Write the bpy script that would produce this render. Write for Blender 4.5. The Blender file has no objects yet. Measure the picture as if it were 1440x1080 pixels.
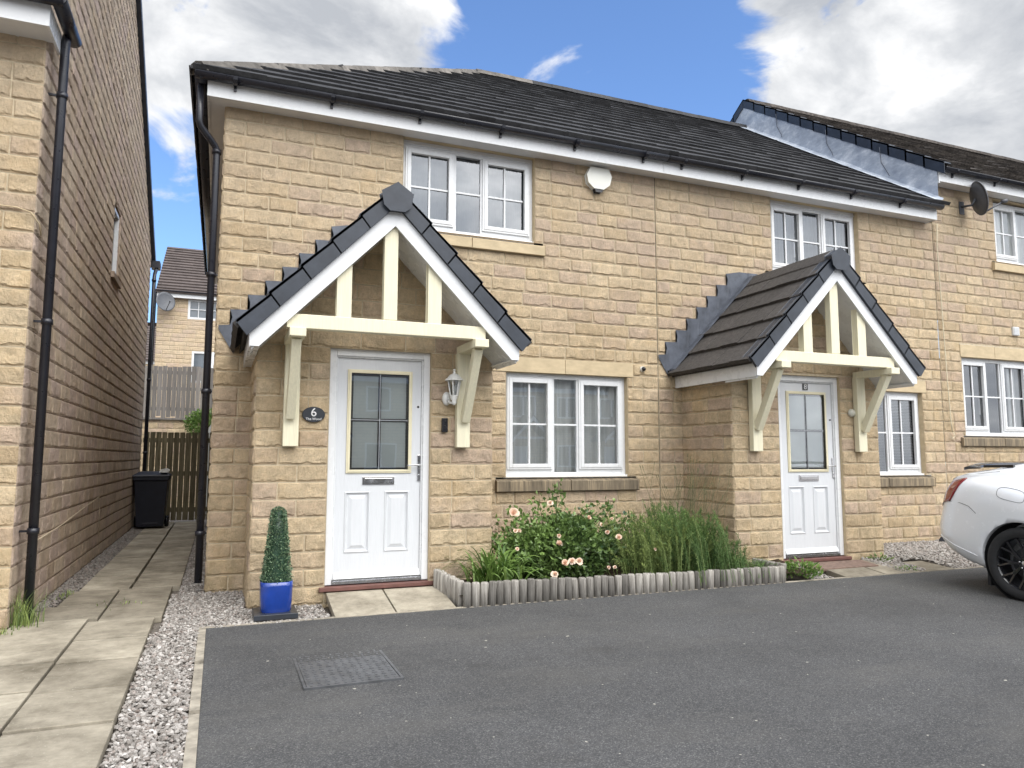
import bpy, math, random
import numpy as np
from mathutils import Vector, Matrix
random.seed(7); rng = np.random.default_rng(11)
sc = bpy.context.scene
col = sc.collection
PI = math.pi

# ------------------------------------------------------------------ helpers
def noise2(x, y, seed=0):
    xi = np.floor(x).astype(np.int64); yi = np.floor(y).astype(np.int64)
    fx = x - xi; fy = y - yi
    fx = fx*fx*(3-2*fx); fy = fy*fy*(3-2*fy)
    def h(a, b):
        n = (a*374761393 + b*668265263 + seed*1442695041) & 0x7fffffff
        n = ((n ^ (n >> 13)) * 1274126177) & 0x7fffffff
        return ((n ^ (n >> 16)) & 0xffff) / 65535.0
    return (h(xi, yi)*(1-fx)*(1-fy) + h(xi+1, yi)*fx*(1-fy) + h(xi, yi+1)*(1-fx)*fy + h(xi+1, yi+1)*fx*fy)
def sm(x):
    x = np.clip(x, 0, 1); return x*x*(3-2*x)

class MB:
    """collects vertices and faces (with material slot, tone and hue per vertex) for ONE mesh object"""
    def __init__(s): s.v=[]; s.f=[]; s.m=[]; s.t=[]; s.h=[]; s.n=0; s.smf=[]
    def add(s, v, f, m=0, tone=.5, hue=.5, smooth=False):
        v = np.asarray(v, float).reshape(-1, 3); n = len(v)
        s.v.append(v); s.f += [tuple(int(i)+s.n for i in q) for q in f]
        s.m += [m]*len(f); s.smf += [smooth]*len(f)
        s.t.append(np.full(n, tone) if np.isscalar(tone) else np.asarray(tone)); s.h.append(np.full(n, hue) if np.isscalar(hue) else np.asarray(hue))
        s.n += n; return s
    def box(s, x0, x1, y0, y1, z0, z1, m=0, tone=.5, hue=.5):
        v = [(x,y,z) for x in (x0,x1) for y in (y0,y1) for z in (z0,z1)]
        return s.add(v, [(0,1,3,2),(4,6,7,5),(0,4,5,1),(2,3,7,6),(0,2,6,4),(1,5,7,3)], m, tone, hue)
    def bar(s, a, b, w, d, up=(0,0,1), m=0, tone=.5):
        """rectangular bar from a to b; w across, d along up"""
        a = Vector(a); b = Vector(b); z = (b-a).normalized(); x = z.cross(Vector(up)).normalized(); y = x.cross(z).normalized()
        v = [p + x*(sx*w/2) + y*(sy*d/2) for p in (a,b) for sx in (-1,1) for sy in (-1,1)]
        return s.add([tuple(p) for p in v], [(0,1,3,2),(4,6,7,5),(0,4,5,1),(2,3,7,6),(0,2,6,4),(1,5,7,3)], m, tone)
    def prism(s, pts, ax, a0, a1, m=0, tone=.5, hue=.5):
        """polygon pts (2D) extruded along axis ax ('x','y','z') from a0 to a1"""
        n = len(pts); v = []
        for a in (a0, a1):
            for p in pts:
                v.append({'x':(a,p[0],p[1]),'y':(p[0],a,p[1]),'z':(p[0],p[1],a)}[ax])
        f = [tuple(range(n)), tuple(range(2*n-1, n-1, -1))] + [(i,(i+1)%n,n+(i+1)%n,n+i) for i in range(n)]
        return s.add(v, f, m, tone, hue)
    def tube(s, pts, r, seg=8, m=0, tone=.5, cap=True, smooth=True):
        pts = [Vector(p) for p in pts]; n = len(pts); rr = r if hasattr(r,'__len__') else [r]*n
        v = []; prev = None
        for i, p in enumerate(pts):
            d = (pts[min(i+1,n-1)] - pts[max(i-1,0)]).normalized()
            if prev is None:
                x = d.orthogonal().normalized()
            else:
                x = (prev - d*prev.dot(d)); x = x.normalized() if x.length > 1e-6 else d.orthogonal().normalized()
            prev = x; y = d.cross(x)
            for k in range(seg):
                a = 2*PI*k/seg; v.append(tuple(p + x*math.cos(a)*rr[i] + y*math.sin(a)*rr[i]))
        f = [(i*seg+k, i*seg+(k+1)%seg, (i+1)*seg+(k+1)%seg, (i+1)*seg+k) for i in range(n-1) for k in range(seg)]
        s.add(v, f, m, tone, .5, smooth)
        if cap:
            b = s.n - len(v)
            s.f += [tuple(b+k for k in range(seg))[::-1], tuple(b+(n-1)*seg+k for k in range(seg))]; s.m += [m,m]; s.smf += [False,False]
        return s
    def lathe(s, prof, c=(0,0,0), ax='z', seg=24, m=0, tone=.5, smooth=True):
        v = []
        for (r, h) in prof:
            for k in range(seg):
                a = 2*PI*k/seg; p, q = r*math.cos(a), r*math.sin(a)
                w = {'z':(p,q,h),'x':(h,p,q),'y':(p,h,q)}[ax]
                v.append((c[0]+w[0], c[1]+w[1], c[2]+w[2]))
        n = len(prof)
        return s.add(v, [(i*seg+k, i*seg+(k+1)%seg, (i+1)*seg+(k+1)%seg, (i+1)*seg+k) for i in range(n-1) for k in range(seg)], m, tone, .5, smooth)
    def build(s, name, mats, parent=None, label=None, bevel=0):
        me = bpy.data.meshes.new(name)
        v = np.concatenate(s.v) if s.v else np.zeros((0,3))
        lens = np.array([len(q) for q in s.f], dtype=np.int32)
        idx = np.fromiter((i for q in s.f for i in q), dtype=np.int32, count=int(lens.sum()))
        me.vertices.add(len(v)); me.vertices.foreach_set('co', v.astype(np.float32).ravel())
        me.loops.add(len(idx)); me.loops.foreach_set('vertex_index', idx)
        me.polygons.add(len(lens)); st = np.concatenate([[0], np.cumsum(lens)[:-1]]).astype(np.int32)
        me.polygons.foreach_set('loop_start', st); me.polygons.foreach_set('loop_total', lens)
        me.polygons.foreach_set('material_index', np.array(s.m, dtype=np.int32))
        me.polygons.foreach_set('use_smooth', np.array(s.smf, dtype=bool))
        for nm, arr in (('tone', s.t), ('hue', s.h)):
            at = me.attributes.new(nm, 'FLOAT', 'POINT'); at.data.foreach_set('value', np.concatenate(arr).astype(np.float32))
        me.update(calc_edges=True); me.validate()
        for m in (mats if isinstance(mats, (list, tuple)) else [mats]): me.materials.append(m)
        o = bpy.data.objects.new(name, me); col.objects.link(o)
        if bevel:
            b = o.modifiers.new('bevel', 'BEVEL'); b.width = bevel; b.segments = 2; b.limit_method = 'ANGLE'; b.angle_limit = math.radians(40); b.harden_normals = False
        if parent is not None: setpar(o, parent)
        if label: o['label'] = label
        return o
def worldloc(o):
    l = o.location.copy()
    while o.parent: l = l + o.matrix_parent_inverse.translation + o.parent.location; o = o.parent
    return l
def setpar(o, p):
    o.parent = p
    o.matrix_parent_inverse = Matrix.Translation(-worldloc(p))
def tag(o, label, cat, group=None, kind=None):
    if label: o['label'] = label
    if cat: o['category'] = cat
    if group: o['group'] = group
    if kind: o['kind'] = kind
    return o
def thing(name, loc, label, cat, group=None):
    o = bpy.data.objects.new(name, None); col.objects.link(o); o.location = loc; o.empty_display_size = .2
    return tag(o, label, cat, group)
def struct(o): o['kind'] = 'structure'; return o

# ------------------------------------------------------------------ materials
def newmat(name):
    m = bpy.data.materials.new(name); m.use_nodes = True; nt = m.node_tree; b = nt.nodes['Principled BSDF']
    return m, nt, b
def N(nt, typ, **k):
    n = nt.nodes.new(typ)
    for a, v in k.items():
        if a in n.inputs: n.inputs[a].default_value = v
        else: setattr(n, a, v)
    return n
def coords(nt, scale=(1,1,1)):
    tc = N(nt, 'ShaderNodeTexCoord'); mp = N(nt, 'ShaderNodeMapping'); mp.inputs['Scale'].default_value = scale
    nt.links.new(tc.outputs['Object'], mp.inputs['Vector']); return mp.outputs['Vector']
def noise(nt, vec, scale, detail=4, rough=.6):
    n = N(nt, 'ShaderNodeTexNoise'); n.inputs['Scale'].default_value = scale; n.inputs['Detail'].default_value = detail; n.inputs['Roughness'].default_value = rough
    nt.links.new(vec, n.inputs['Vector']); return n.outputs['Fac']
def ramp(nt, fac, stops):
    r = N(nt, 'ShaderNodeValToRGB'); e = r.color_ramp.elements
    while len(e) < len(stops): e.new(.5)
    for i, (p, c) in enumerate(stops): e[i].position = p; e[i].color = (*c, 1) if len(c) == 3 else c
    nt.links.new(fac, r.inputs['Fac']); return r.outputs['Color']
def mix(nt, fac, a, b, mode='MIX'):
    m = N(nt, 'ShaderNodeMix'); m.data_type = 'RGBA'; m.blend_type = mode
    for s, v in ((0, fac), (6, a), (7, b)):
        if hasattr(v, 'is_linked'): nt.links.new(v, m.inputs[s])
        else: m.inputs[s].default_value = v if not isinstance(v, tuple) or len(v) == 4 else (*v, 1)
    return m.outputs[2]
def mapr(nt, v, a, b, c, d):
    m = N(nt, 'ShaderNodeMapRange'); nt.links.new(v, m.inputs['Value'])
    for i, x in enumerate((a,b,c,d)): m.inputs[i+1].default_value = x
    return m.outputs['Result']
def bump(nt, b, h, strength, dist=.01):
    n = N(nt, 'ShaderNodeBump'); n.inputs['Strength'].default_value = strength; n.inputs['Distance'].default_value = dist
    nt.links.new(h, n.inputs['Height']); nt.links.new(n.outputs['Normal'], b.inputs['Normal']); return n
def attr(nt, name):
    a = N(nt, 'ShaderNodeAttribute'); a.attribute_name = name; return a.outputs['Fac']

def mat_simple(name, c, rough=.5, metal=0, var=.12, scale=8, bstr=.0, bscale=60, spec=.5, coat=0, stretch=(1,1,1), usetone=False):
    m, nt, b = newmat(name); v = coords(nt, stretch)
    f = noise(nt, v, scale)
    lo = tuple(x*(1-var) for x in c); hi = tuple(min(1, x*(1+var)) for x in c)
    cc = ramp(nt, f, [(.3, lo), (.7, hi)])
    if usetone:
        t = mapr(nt, attr(nt, 'tone'), 0, 1, .45, 1.5)
        cb = N(nt, 'ShaderNodeCombineColor'); [nt.links.new(t, cb.inputs[i]) for i in range(3)]
        cc = mix(nt, 1.0, cc, cb.outputs[0], 'MULTIPLY')
    nt.links.new(cc, b.inputs['Base Color'])
    r = mapr(nt, noise(nt, v, scale*2.3), .3, .7, max(0, rough-.08), min(1, rough+.08)); nt.links.new(r, b.inputs['Roughness'])
    b.inputs['Metallic'].default_value = metal; b.inputs['Specular IOR Level'].default_value = spec; b.inputs['Coat Weight'].default_value = coat
    if bstr: bump(nt, b, noise(nt, v, bscale, 5), bstr, .004)
    return m
def mat_stone(name, cols, pink, dirt=.0, dirtcol=(.2,.15,.11), gain=1):
    m, nt, b = newmat(name); v = coords(nt)
    base = ramp(nt, attr(nt, 'tone'), [(0, cols[0]), (.35, cols[1]), (.7, cols[2]), (1, cols[3])])
    hm = ramp(nt, attr(nt, 'hue'), [(.55, (0,0,0)), (.9, (1,1,1))])
    base = mix(nt, hm, base, pink)
    blot = mapr(nt, noise(nt, v, 9, 6, .65), .3, .72, .72, 1.18)
    fine = mapr(nt, noise(nt, v, 62, 4, .75), .25, .75, .82, 1.16)
    mm = N(nt, 'ShaderNodeMath', operation='MULTIPLY'); nt.links.new(blot, mm.inputs[0]); nt.links.new(fine, mm.inputs[1])
    cb = N(nt, 'ShaderNodeCombineColor'); [nt.links.new(mm.outputs[0], cb.inputs[i]) for i in range(3)]
    c = mix(nt, 1.0, base, cb.outputs[0], 'MULTIPLY')
    ochre = ramp(nt, noise(nt, v, 3.1, 4), [(.5, (0,0,0)), (.75, (.5,.5,.5))])
    c = mix(nt, ochre, c, (cols[2][0]*.98, cols[2][1]*.90, cols[2][2]*.75))
    if not dirt:
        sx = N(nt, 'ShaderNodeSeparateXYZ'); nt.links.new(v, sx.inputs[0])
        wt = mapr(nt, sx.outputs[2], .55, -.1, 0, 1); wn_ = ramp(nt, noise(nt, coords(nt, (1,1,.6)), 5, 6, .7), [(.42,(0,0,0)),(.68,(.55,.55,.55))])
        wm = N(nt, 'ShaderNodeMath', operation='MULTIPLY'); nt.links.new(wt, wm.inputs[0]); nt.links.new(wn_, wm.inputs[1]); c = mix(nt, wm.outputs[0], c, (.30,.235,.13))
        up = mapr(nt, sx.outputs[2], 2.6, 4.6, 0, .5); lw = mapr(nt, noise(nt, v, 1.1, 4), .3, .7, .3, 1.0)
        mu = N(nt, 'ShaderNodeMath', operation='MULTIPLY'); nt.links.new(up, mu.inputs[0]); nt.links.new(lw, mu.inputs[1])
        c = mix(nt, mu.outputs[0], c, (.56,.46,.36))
    if dirt:
        df = ramp(nt, noise(nt, coords(nt, (1,.6,2.2)), 1.6, 7, .75), [(.42, (0,0,0)), (.7, (dirt,dirt,dirt))])
        c = mix(nt, df, c, dirtcol)
    nt.links.new(c, b.inputs['Base Color']); b.inputs['Roughness'].default_value = .95; b.inputs['Specular IOR Level'].default_value = .15
    h = N(nt, 'ShaderNodeMath', operation='ADD'); nt.links.new(noise(nt, v, 55, 5, .7), h.inputs[0]); nt.links.new(noise(nt, v, 190, 2), h.inputs[1])
    bump(nt, b, h.outputs[0], 1.0, .016)
    return m
def mat_glass(name, refl=.16, tint=(.92,.94,.94)):
    m, nt, b = newmat(name); nt.nodes.remove(b); out = nt.nodes['Material Output']
    g = N(nt, 'ShaderNodeBsdfGlossy'); g.inputs['Roughness'].default_value = 0.0; g.inputs['Color'].default_value = (.95,.97,1,1)
    t = N(nt, 'ShaderNodeBsdfTransparent'); t.inputs['Color'].default_value = (*tint, 1)
    fr = N(nt, 'ShaderNodeFresnel'); fr.inputs['IOR'].default_value = 1.52
    f = mapr(nt, fr.outputs[0], 0, 1, refl, 1.0)
    ms = N(nt, 'ShaderNodeMixShader'); nt.links.new(f, ms.inputs[0]); nt.links.new(t.outputs[0], ms.inputs[1]); nt.links.new(g.outputs[0], ms.inputs[2])
    w = N(nt, 'ShaderNodeBump'); w.inputs['Strength'].default_value = .012; w.inputs['Distance'].default_value = .02
    nt.links.new(noise(nt, coords(nt), 3, 1), w.inputs['Height']); nt.links.new(w.outputs[0], g.inputs['Normal'])
    nt.links.new(ms.outputs[0], out.inputs['Surface']); return m
def mat_leaf(name, c0, c1, rough=.5, trans=.25, spec=.4):
    m, nt, b = newmat(name)
    c = ramp(nt, attr(nt, 'tone'), [(0, c0), (1, c1)])
    nt.links.new(c, b.inputs['Base Color']); b.inputs['Roughness'].default_value = rough; b.inputs['Specular IOR Level'].default_value = spec
    tr = N(nt, 'ShaderNodeBsdfTranslucent'); nt.links.new(c, tr.inputs['Color'])
    ms = N(nt, 'ShaderNodeMixShader'); ms.inputs[0].default_value = trans
    nt.links.new(b.outputs[0], ms.inputs[1]); nt.links.new(tr.outputs[0], ms.inputs[2]); nt.links.new(ms.outputs[0], nt.nodes['Material Output'].inputs['Surface'])
    return m
def mat_wood(name, c0, c1, grain=(30,30,1.2), rough=.8):
    m, nt, b = newmat(name); v = coords(nt, grain)
    g = noise(nt, v, 1.6, 8, .75)
    c = ramp(nt, g, [(.3, c0), (.68, c1)])
    t = mapr(nt, attr(nt, 'tone'), 0, 1, .55, 1.35); cb = N(nt, 'ShaderNodeCombineColor'); [nt.links.new(t, cb.inputs[i]) for i in range(3)]
    c = mix(nt, 1.0, c, cb.outputs[0], 'MULTIPLY'); nt.links.new(c, b.inputs['Base Color']); b.inputs['Roughness'].default_value = rough; b.inputs['Specular IOR Level'].default_value = .2
    bump(nt, b, g, .5, .004); return m

STONE = [(.55,.42,.268),(.64,.502,.33),(.705,.558,.37),(.76,.615,.42)]
M = {}
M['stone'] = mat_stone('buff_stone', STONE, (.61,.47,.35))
M['stone_far'] = M['stone']
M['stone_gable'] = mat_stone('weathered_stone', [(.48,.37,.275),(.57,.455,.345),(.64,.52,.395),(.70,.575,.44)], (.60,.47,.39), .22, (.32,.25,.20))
M['mortar'] = mat_simple('sand_mortar', (.50,.42,.30), .95, var=.2, scale=20, bstr=.4, bscale=150, spec=.1)
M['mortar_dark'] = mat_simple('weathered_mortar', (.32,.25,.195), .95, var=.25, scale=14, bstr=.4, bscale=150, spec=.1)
M['ashlar'] = mat_simple('smooth_sandstone', (.52,.42,.275), .9, var=.13, scale=6, bstr=.3, bscale=160, spec=.15, stretch=(1,1,2), usetone=False)
def mat_sill():
    m, nt, b = newmat('stained_sill_stone')
    v = coords(nt, (26,26,1.6)); v2 = coords(nt)
    c = ramp(nt, noise(nt, v, 1, 5, .7), [(.32, (.07,.058,.042)), (.5, (.2,.16,.11)), (.7, (.42,.33,.21))])
    c = mix(nt, ramp(nt, noise(nt, v2, 5, 4), [(.35,(.0,.0,.0)),(.7,(.7,.7,.7))]), c, (.16,.13,.09))
    nt.links.new(c, b.inputs['Base Color']); b.inputs['Roughness'].default_value = .95; bump(nt, b, noise(nt, v2, 120, 4), .4, .004); return m
M['sill'] = mat_sill()
M['upvc'] = mat_simple('white_upvc', (.70,.71,.72), .28, var=.025, scale=3, spec=.5)
M['upvc_grey'] = mat_simple('white_soffit', (.66,.665,.67), .4, var=.05, scale=3)
M['door_white'] = mat_simple('white_woodgrain_door', (.63,.645,.665), .38, var=.03, scale=5, bstr=.35, bscale=14, stretch=(7,1,.8))
M['seal'] = mat_simple('black_seal', (.02,.02,.02), .6)
M['cream_pvc'] = mat_simple('yellowed_cream_frame', (.72,.66,.47), .45, var=.06, scale=6)
M['cream'] = mat_simple('cream_paint', (.72,.675,.50), .55, var=.07, scale=5, bstr=.25, bscale=10, stretch=(12,12,1))
M['dark_strip'] = mat_simple('dark_glazing_strip', (.035,.035,.04), .35)
M['lead_came'] = mat_simple('grey_glazing_bar', (.30,.31,.32), .35, metal=.4)
M['black_pvc'] = mat_simple('black_rainwater_pvc', (.016,.017,.024), .32, var=.25, scale=6, spec=.5)
M['tile'] = mat_simple('dark_roof_tile', (.040,.040,.042), .8, var=.3, scale=14, bstr=.5, bscale=140, usetone=True, spec=.25)
M['tile_porch'] = mat_simple('weathered_porch_tile', (.072,.066,.062), .85, var=.3, scale=30, bstr=.6, bscale=120, usetone=True, spec=.2)
M['tile_n'] = mat_simple('mossy_roof_tile', (.062,.054,.048), .92, var=.6, scale=18, bstr=.8, bscale=60, usetone=True, spec=.15)
M['tile_far'] = mat_simple('brown_roof_tile', (.115,.095,.088), .9, var=.15, scale=10, usetone=True, spec=.2)
M['ridge'] = mat_simple('pale_ridge_tile', (.15,.138,.125), .9, var=.35, scale=10, bstr=.5, bscale=100, usetone=True, spec=.2)
M['verge'] = mat_simple('blue_black_dry_verge', (.032,.038,.050), .42, var=.25, scale=7, spec=.45)
M['lead'] = mat_simple('lead_flashing', (.085,.095,.118), .48, metal=.1, var=.35, scale=7, bstr=.4, bscale=24)
def mat_lead2():
    m, nt, b = newmat('silvery_lead_sheet'); v = coords(nt, (1,1.2,2.2)); v2 = coords(nt)
    c = ramp(nt, noise(nt, v, 2.6, 9, .7), [(.28, (.24,.27,.33)), (.5, (.40,.44,.50)), (.7, (.68,.70,.73))])
    nt.links.new(c, b.inputs['Base Color']); b.inputs['Roughness'].default_value = .55; b.inputs['Metallic'].default_value = .0
    bump(nt, b, noise(nt, v2, 6, 3), .6, .02); return m
M['lead_sheet'] = mat_lead2()
M['glass'] = mat_glass('window_glass', .17)
M['glass_up'] = mat_glass('upper_window_glass', .12)
M['glass_door'] = mat_glass('door_glass', .13)
M['curtain'] = mat_simple('grey_net_curtain', (.80,.80,.78), .9, var=.12, scale=3, stretch=(9,9,.4))
M['curtain_grey'] = mat_simple('slate_curtain', (.15,.165,.18), .9, var=.05, scale=2)
M['blind'] = mat_simple('pale_blind', (.62,.64,.64), .8, var=.05)
M['frost'] = mat_simple('frosted_backing', (.55,.575,.56), .7, var=.08, scale=2)
M['room'] = mat_simple('dim_room', (.055,.06,.065), .9)
M['chrome'] = mat_simple('satin_chrome', (.62,.62,.63), .22, metal=1, var=.03)
M['black'] = mat_simple('gloss_black', (.012,.012,.014), .25)
M['red_tile'] = mat_simple('red_brown_sill', (.14,.062,.05), .7, var=.2, scale=12, bstr=.3)
M['slate'] = mat_simple('slate_plaque', (.028,.032,.04), .35, var=.2)
M['white_paint'] = mat_simple('white_enamel', (.74,.74,.72), .35, var=.05, scale=9)
M['letters'] = mat_simple('white_letters', (.72,.72,.72), .5)

# ------------------------------------------------------------------ stone walls built stone by stone
COURSE = .15
def stone_wall(mb, O, U, Nn, u0, u1, z0, z1, opens=(), top=None, seed=0, res=.02, rows=10, reveal=(), rdepth=.1, smooth=False, joint=.0056, amp=1.0, corner0=True, corner1=True):
    O = np.array(O, float); U = np.array(U, float); Nn = np.array(Nn, float); rg = np.random.default_rng(seed)
    k0 = math.floor(z0/COURSE)
    tprof = {10: [0,.035,.08,.13,.2,.34,.55,.78,.94,1.0], 6: [0,.1,.25,.55,.85,1.0]}[rows]
    def place(u, z, h): return O + U*u[...,None] + Nn*h[...,None] + np.array([0,0,1.])*z[...,None]
    def clipz(u, z):
        return z if top is None else np.minimum(z, top(u))
    k = k0
    while k*COURSE < z1 - 1e-6:
        za, zb = max(k*COURSE, z0), min((k+1)*COURSE, z1)
        iv = [(u0, u1, za, zb)]
        for (a, b, c, d) in opens:
            new = []
            for (p, q, r, s) in iv:
                if b <= p or a >= q or d <= r or c >= s: new.append((p,q,r,s)); continue
                if a > p: new.append((p,a,r,s))
                if b < q: new.append((b,q,r,s))
                pa, pb = max(a,p), min(b,q)
                if c > r: new.append((pa,pb,r,c))
                if d < s: new.append((pa,pb,d,s))
            iv = new
        for (p, q, r, s) in iv:
            if q-p < .004 or s-r < .001: continue
            nb = max(1, int((q-p)/.1)) if top is not None else 1
            us = np.linspace(p, q, nb+1)
            for i in range(nb):
                uu = np.array([us[i],us[i+1],us[i+1],us[i]]); zz = clipz(uu, np.array([r,r,s,s]))
                mb.add(place(uu, zz, np.zeros(4)), [(0,1,2,3)], 1)
            if s-r < .035 or q-p < .04: continue
            # stones
            x = p; first = True
            while x < q - 1e-4:
                L = (rg.choice([.215,.36,.44]) if (k % 2 == 0) else rg.choice([.30,.44,.40])) if first else rg.uniform(.27,.47)
                if first and k % 2: L = .19 + .03*rg.random()
                if q - (x+L) < .14: L = q-x if q-x < .5 else (q-x)/2
                a0, a1 = x, x+L
                e0 = 0 if (first and corner0 and p == u0) else joint; e1 = 0 if (a1 >= q-1e-4 and corner1 and q == u1) else joint
                x = a1; first = False
                sa, sb = a0+e0, a1-e1; ta, tb = r+joint, s-joint
                if top is not None and float(np.max(top(np.linspace(sa,sb,5)))) < ta+.02: continue
                H = tb-ta; LL = sb-sa
                ns = max(3, int(LL/res)); su = np.unique(np.concatenate([[0,.012/LL,.028/LL], np.linspace(.05,.95,ns), [1-.028/LL,1-.012/LL,1]])); su = su[(su>=0)&(su<=1)]
                tv = np.array(tprof)
                S, T = np.meshgrid(su*LL, tv*H)
                sd = rg.integers(0, 10000)
                gx, gz = S + sa*1.0, T
                nb1 = noise2(gx*11, gz*0, sd); nb2 = noise2(gx*37, gz*0, sd+5)
                nb3 = noise2(gx*75, gz*0, sd+11); bb = .002 + .018*nb1*nb1*(.3+.7*nb2) + .012*nb2*nb3; bt = .0015 + .004*noise2(gx*22, gz*0, sd+1)
                bl = .002 + .006*noise2(gz*50, gx*0, sd+2); br = .002 + .006*noise2(gz*50, gx*0, sd+3)
                proj = rg.uniform(.75, 1.3)
                f = sm((T-bb)/.007)*sm((H-T-bt+.002)/.009)*sm((S-bl+.004)/.010)*sm((LL-S-br+.004)/.010)
                n1 = noise2(gx*10, gz*15, sd+7)-.5; n2 = noise2(gx*28+gz*20, gz*40-gx*12, sd+8)-.5; n3 = noise2(gx*85+gz*50, gz*110, sd+9)-.5
                h = .0025 + amp*.78*f*(.010*proj + .004*(1-T/H) + .007*n1 + .007*n2 + .007*n3)
                h = np.maximum(h, .0015)
                edge = np.zeros_like(S, bool)
                # skirt ring
                Sp = np.pad(S, 1, mode='edge'); Tp = np.pad(T, 1, mode='edge'); Hp = np.pad(h, 1, constant_values=-.002)
                uu = Sp+sa; zz = clipz(uu, Tp+ta)
                nr, nc = Sp.shape
                idx = np.arange(nr*nc).reshape(nr, nc)
                F = np.stack([idx[:-1,:-1], idx[:-1,1:], idx[1:,1:], idx[1:,:-1]], -1).reshape(-1,4)
                tone = np.clip(rg.normal(.5,.2), 0, 1)
                hue = rg.random()
                tn = np.full(nr*nc, tone)
                mb.add(place(uu, zz, Hp).reshape(-1,3), F.tolist(), 0, tn, hue, smooth)
        k += 1
    for (a, b, c, d) in reveal:
        for (p, q) in (((a,c),(b,c)),((b,c),(b,d)),((b,d),(a,d)),((a,d),(a,c))):
            uu = np.array([p[0],q[0],q[0],p[0]]); zz = np.array([p[1],q[1],q[1],p[1]]); hh = np.array([0.004,0.004,-rdepth,-rdepth])
            mb.add(place(uu, zz, hh), [(0,1,2,3)], 2)

def roof_tiles(mb, O, U, S, u_rng, nrow, gauge, tw, thick=.022, seed=0, m=0, jit=.003, tonejit=.25):
    """rows of tiles; O origin at eave, U along eave, S up the slope; u_rng(v)->(u0,u1)"""
    O = np.array(O, float); U = np.array(U, float); S = np.array(S, float); S /= np.linalg.norm(S); Nn = np.cross(U, S); Nn /= np.linalg.norm(Nn)
    if Nn[2] < 0: Nn = -Nn
    rg = np.random.default_rng(seed)
    for r in range(nrow):
        v0, v1 = r*gauge, (r+1)*gauge
        a0, b0 = u_rng(v0); a1, b1 = u_rng(v1)
        lo, hi = min(a0, a1), max(b0, b1)
        x = math.floor(lo/tw)*tw + (tw/2 if r % 2 else 0) - tw
        while x < hi:
            p0, q0 = max(x+.001, a0), min(x+tw-.001, b0); p1, q1 = max(x+.001, a1), min(x+tw-.001, b1); x += tw
            if q0 <= p0 and q1 <= p1: continue
            if q1 < p1: p1 = q1 = (p1+q1)/2
            if q0 < p0: p0 = q0 = (p0+q0)/2
            j = rg.normal(0, jit, 2); t = thick
            P = lambda u, v, h: O + U*u + S*v + Nn*h
            V = [P(p0, v0-.03, t+j[0]), P(q0, v0-.03, t+j[1]), P(q1, v1, .004), P(p1, v1, .004), P(p0, v0-.03, -.012), P(q0, v0-.03, -.012), P(q1, v1, -.016), P(p1, v1, -.016)]
            mb.add(V, [(0,1,2,3),(4,5,1,0),(5,6,2,1),(7,4,0,3)], m, float(np.clip(rg.normal(.5, tonejit),0,1)), rg.random())

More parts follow.
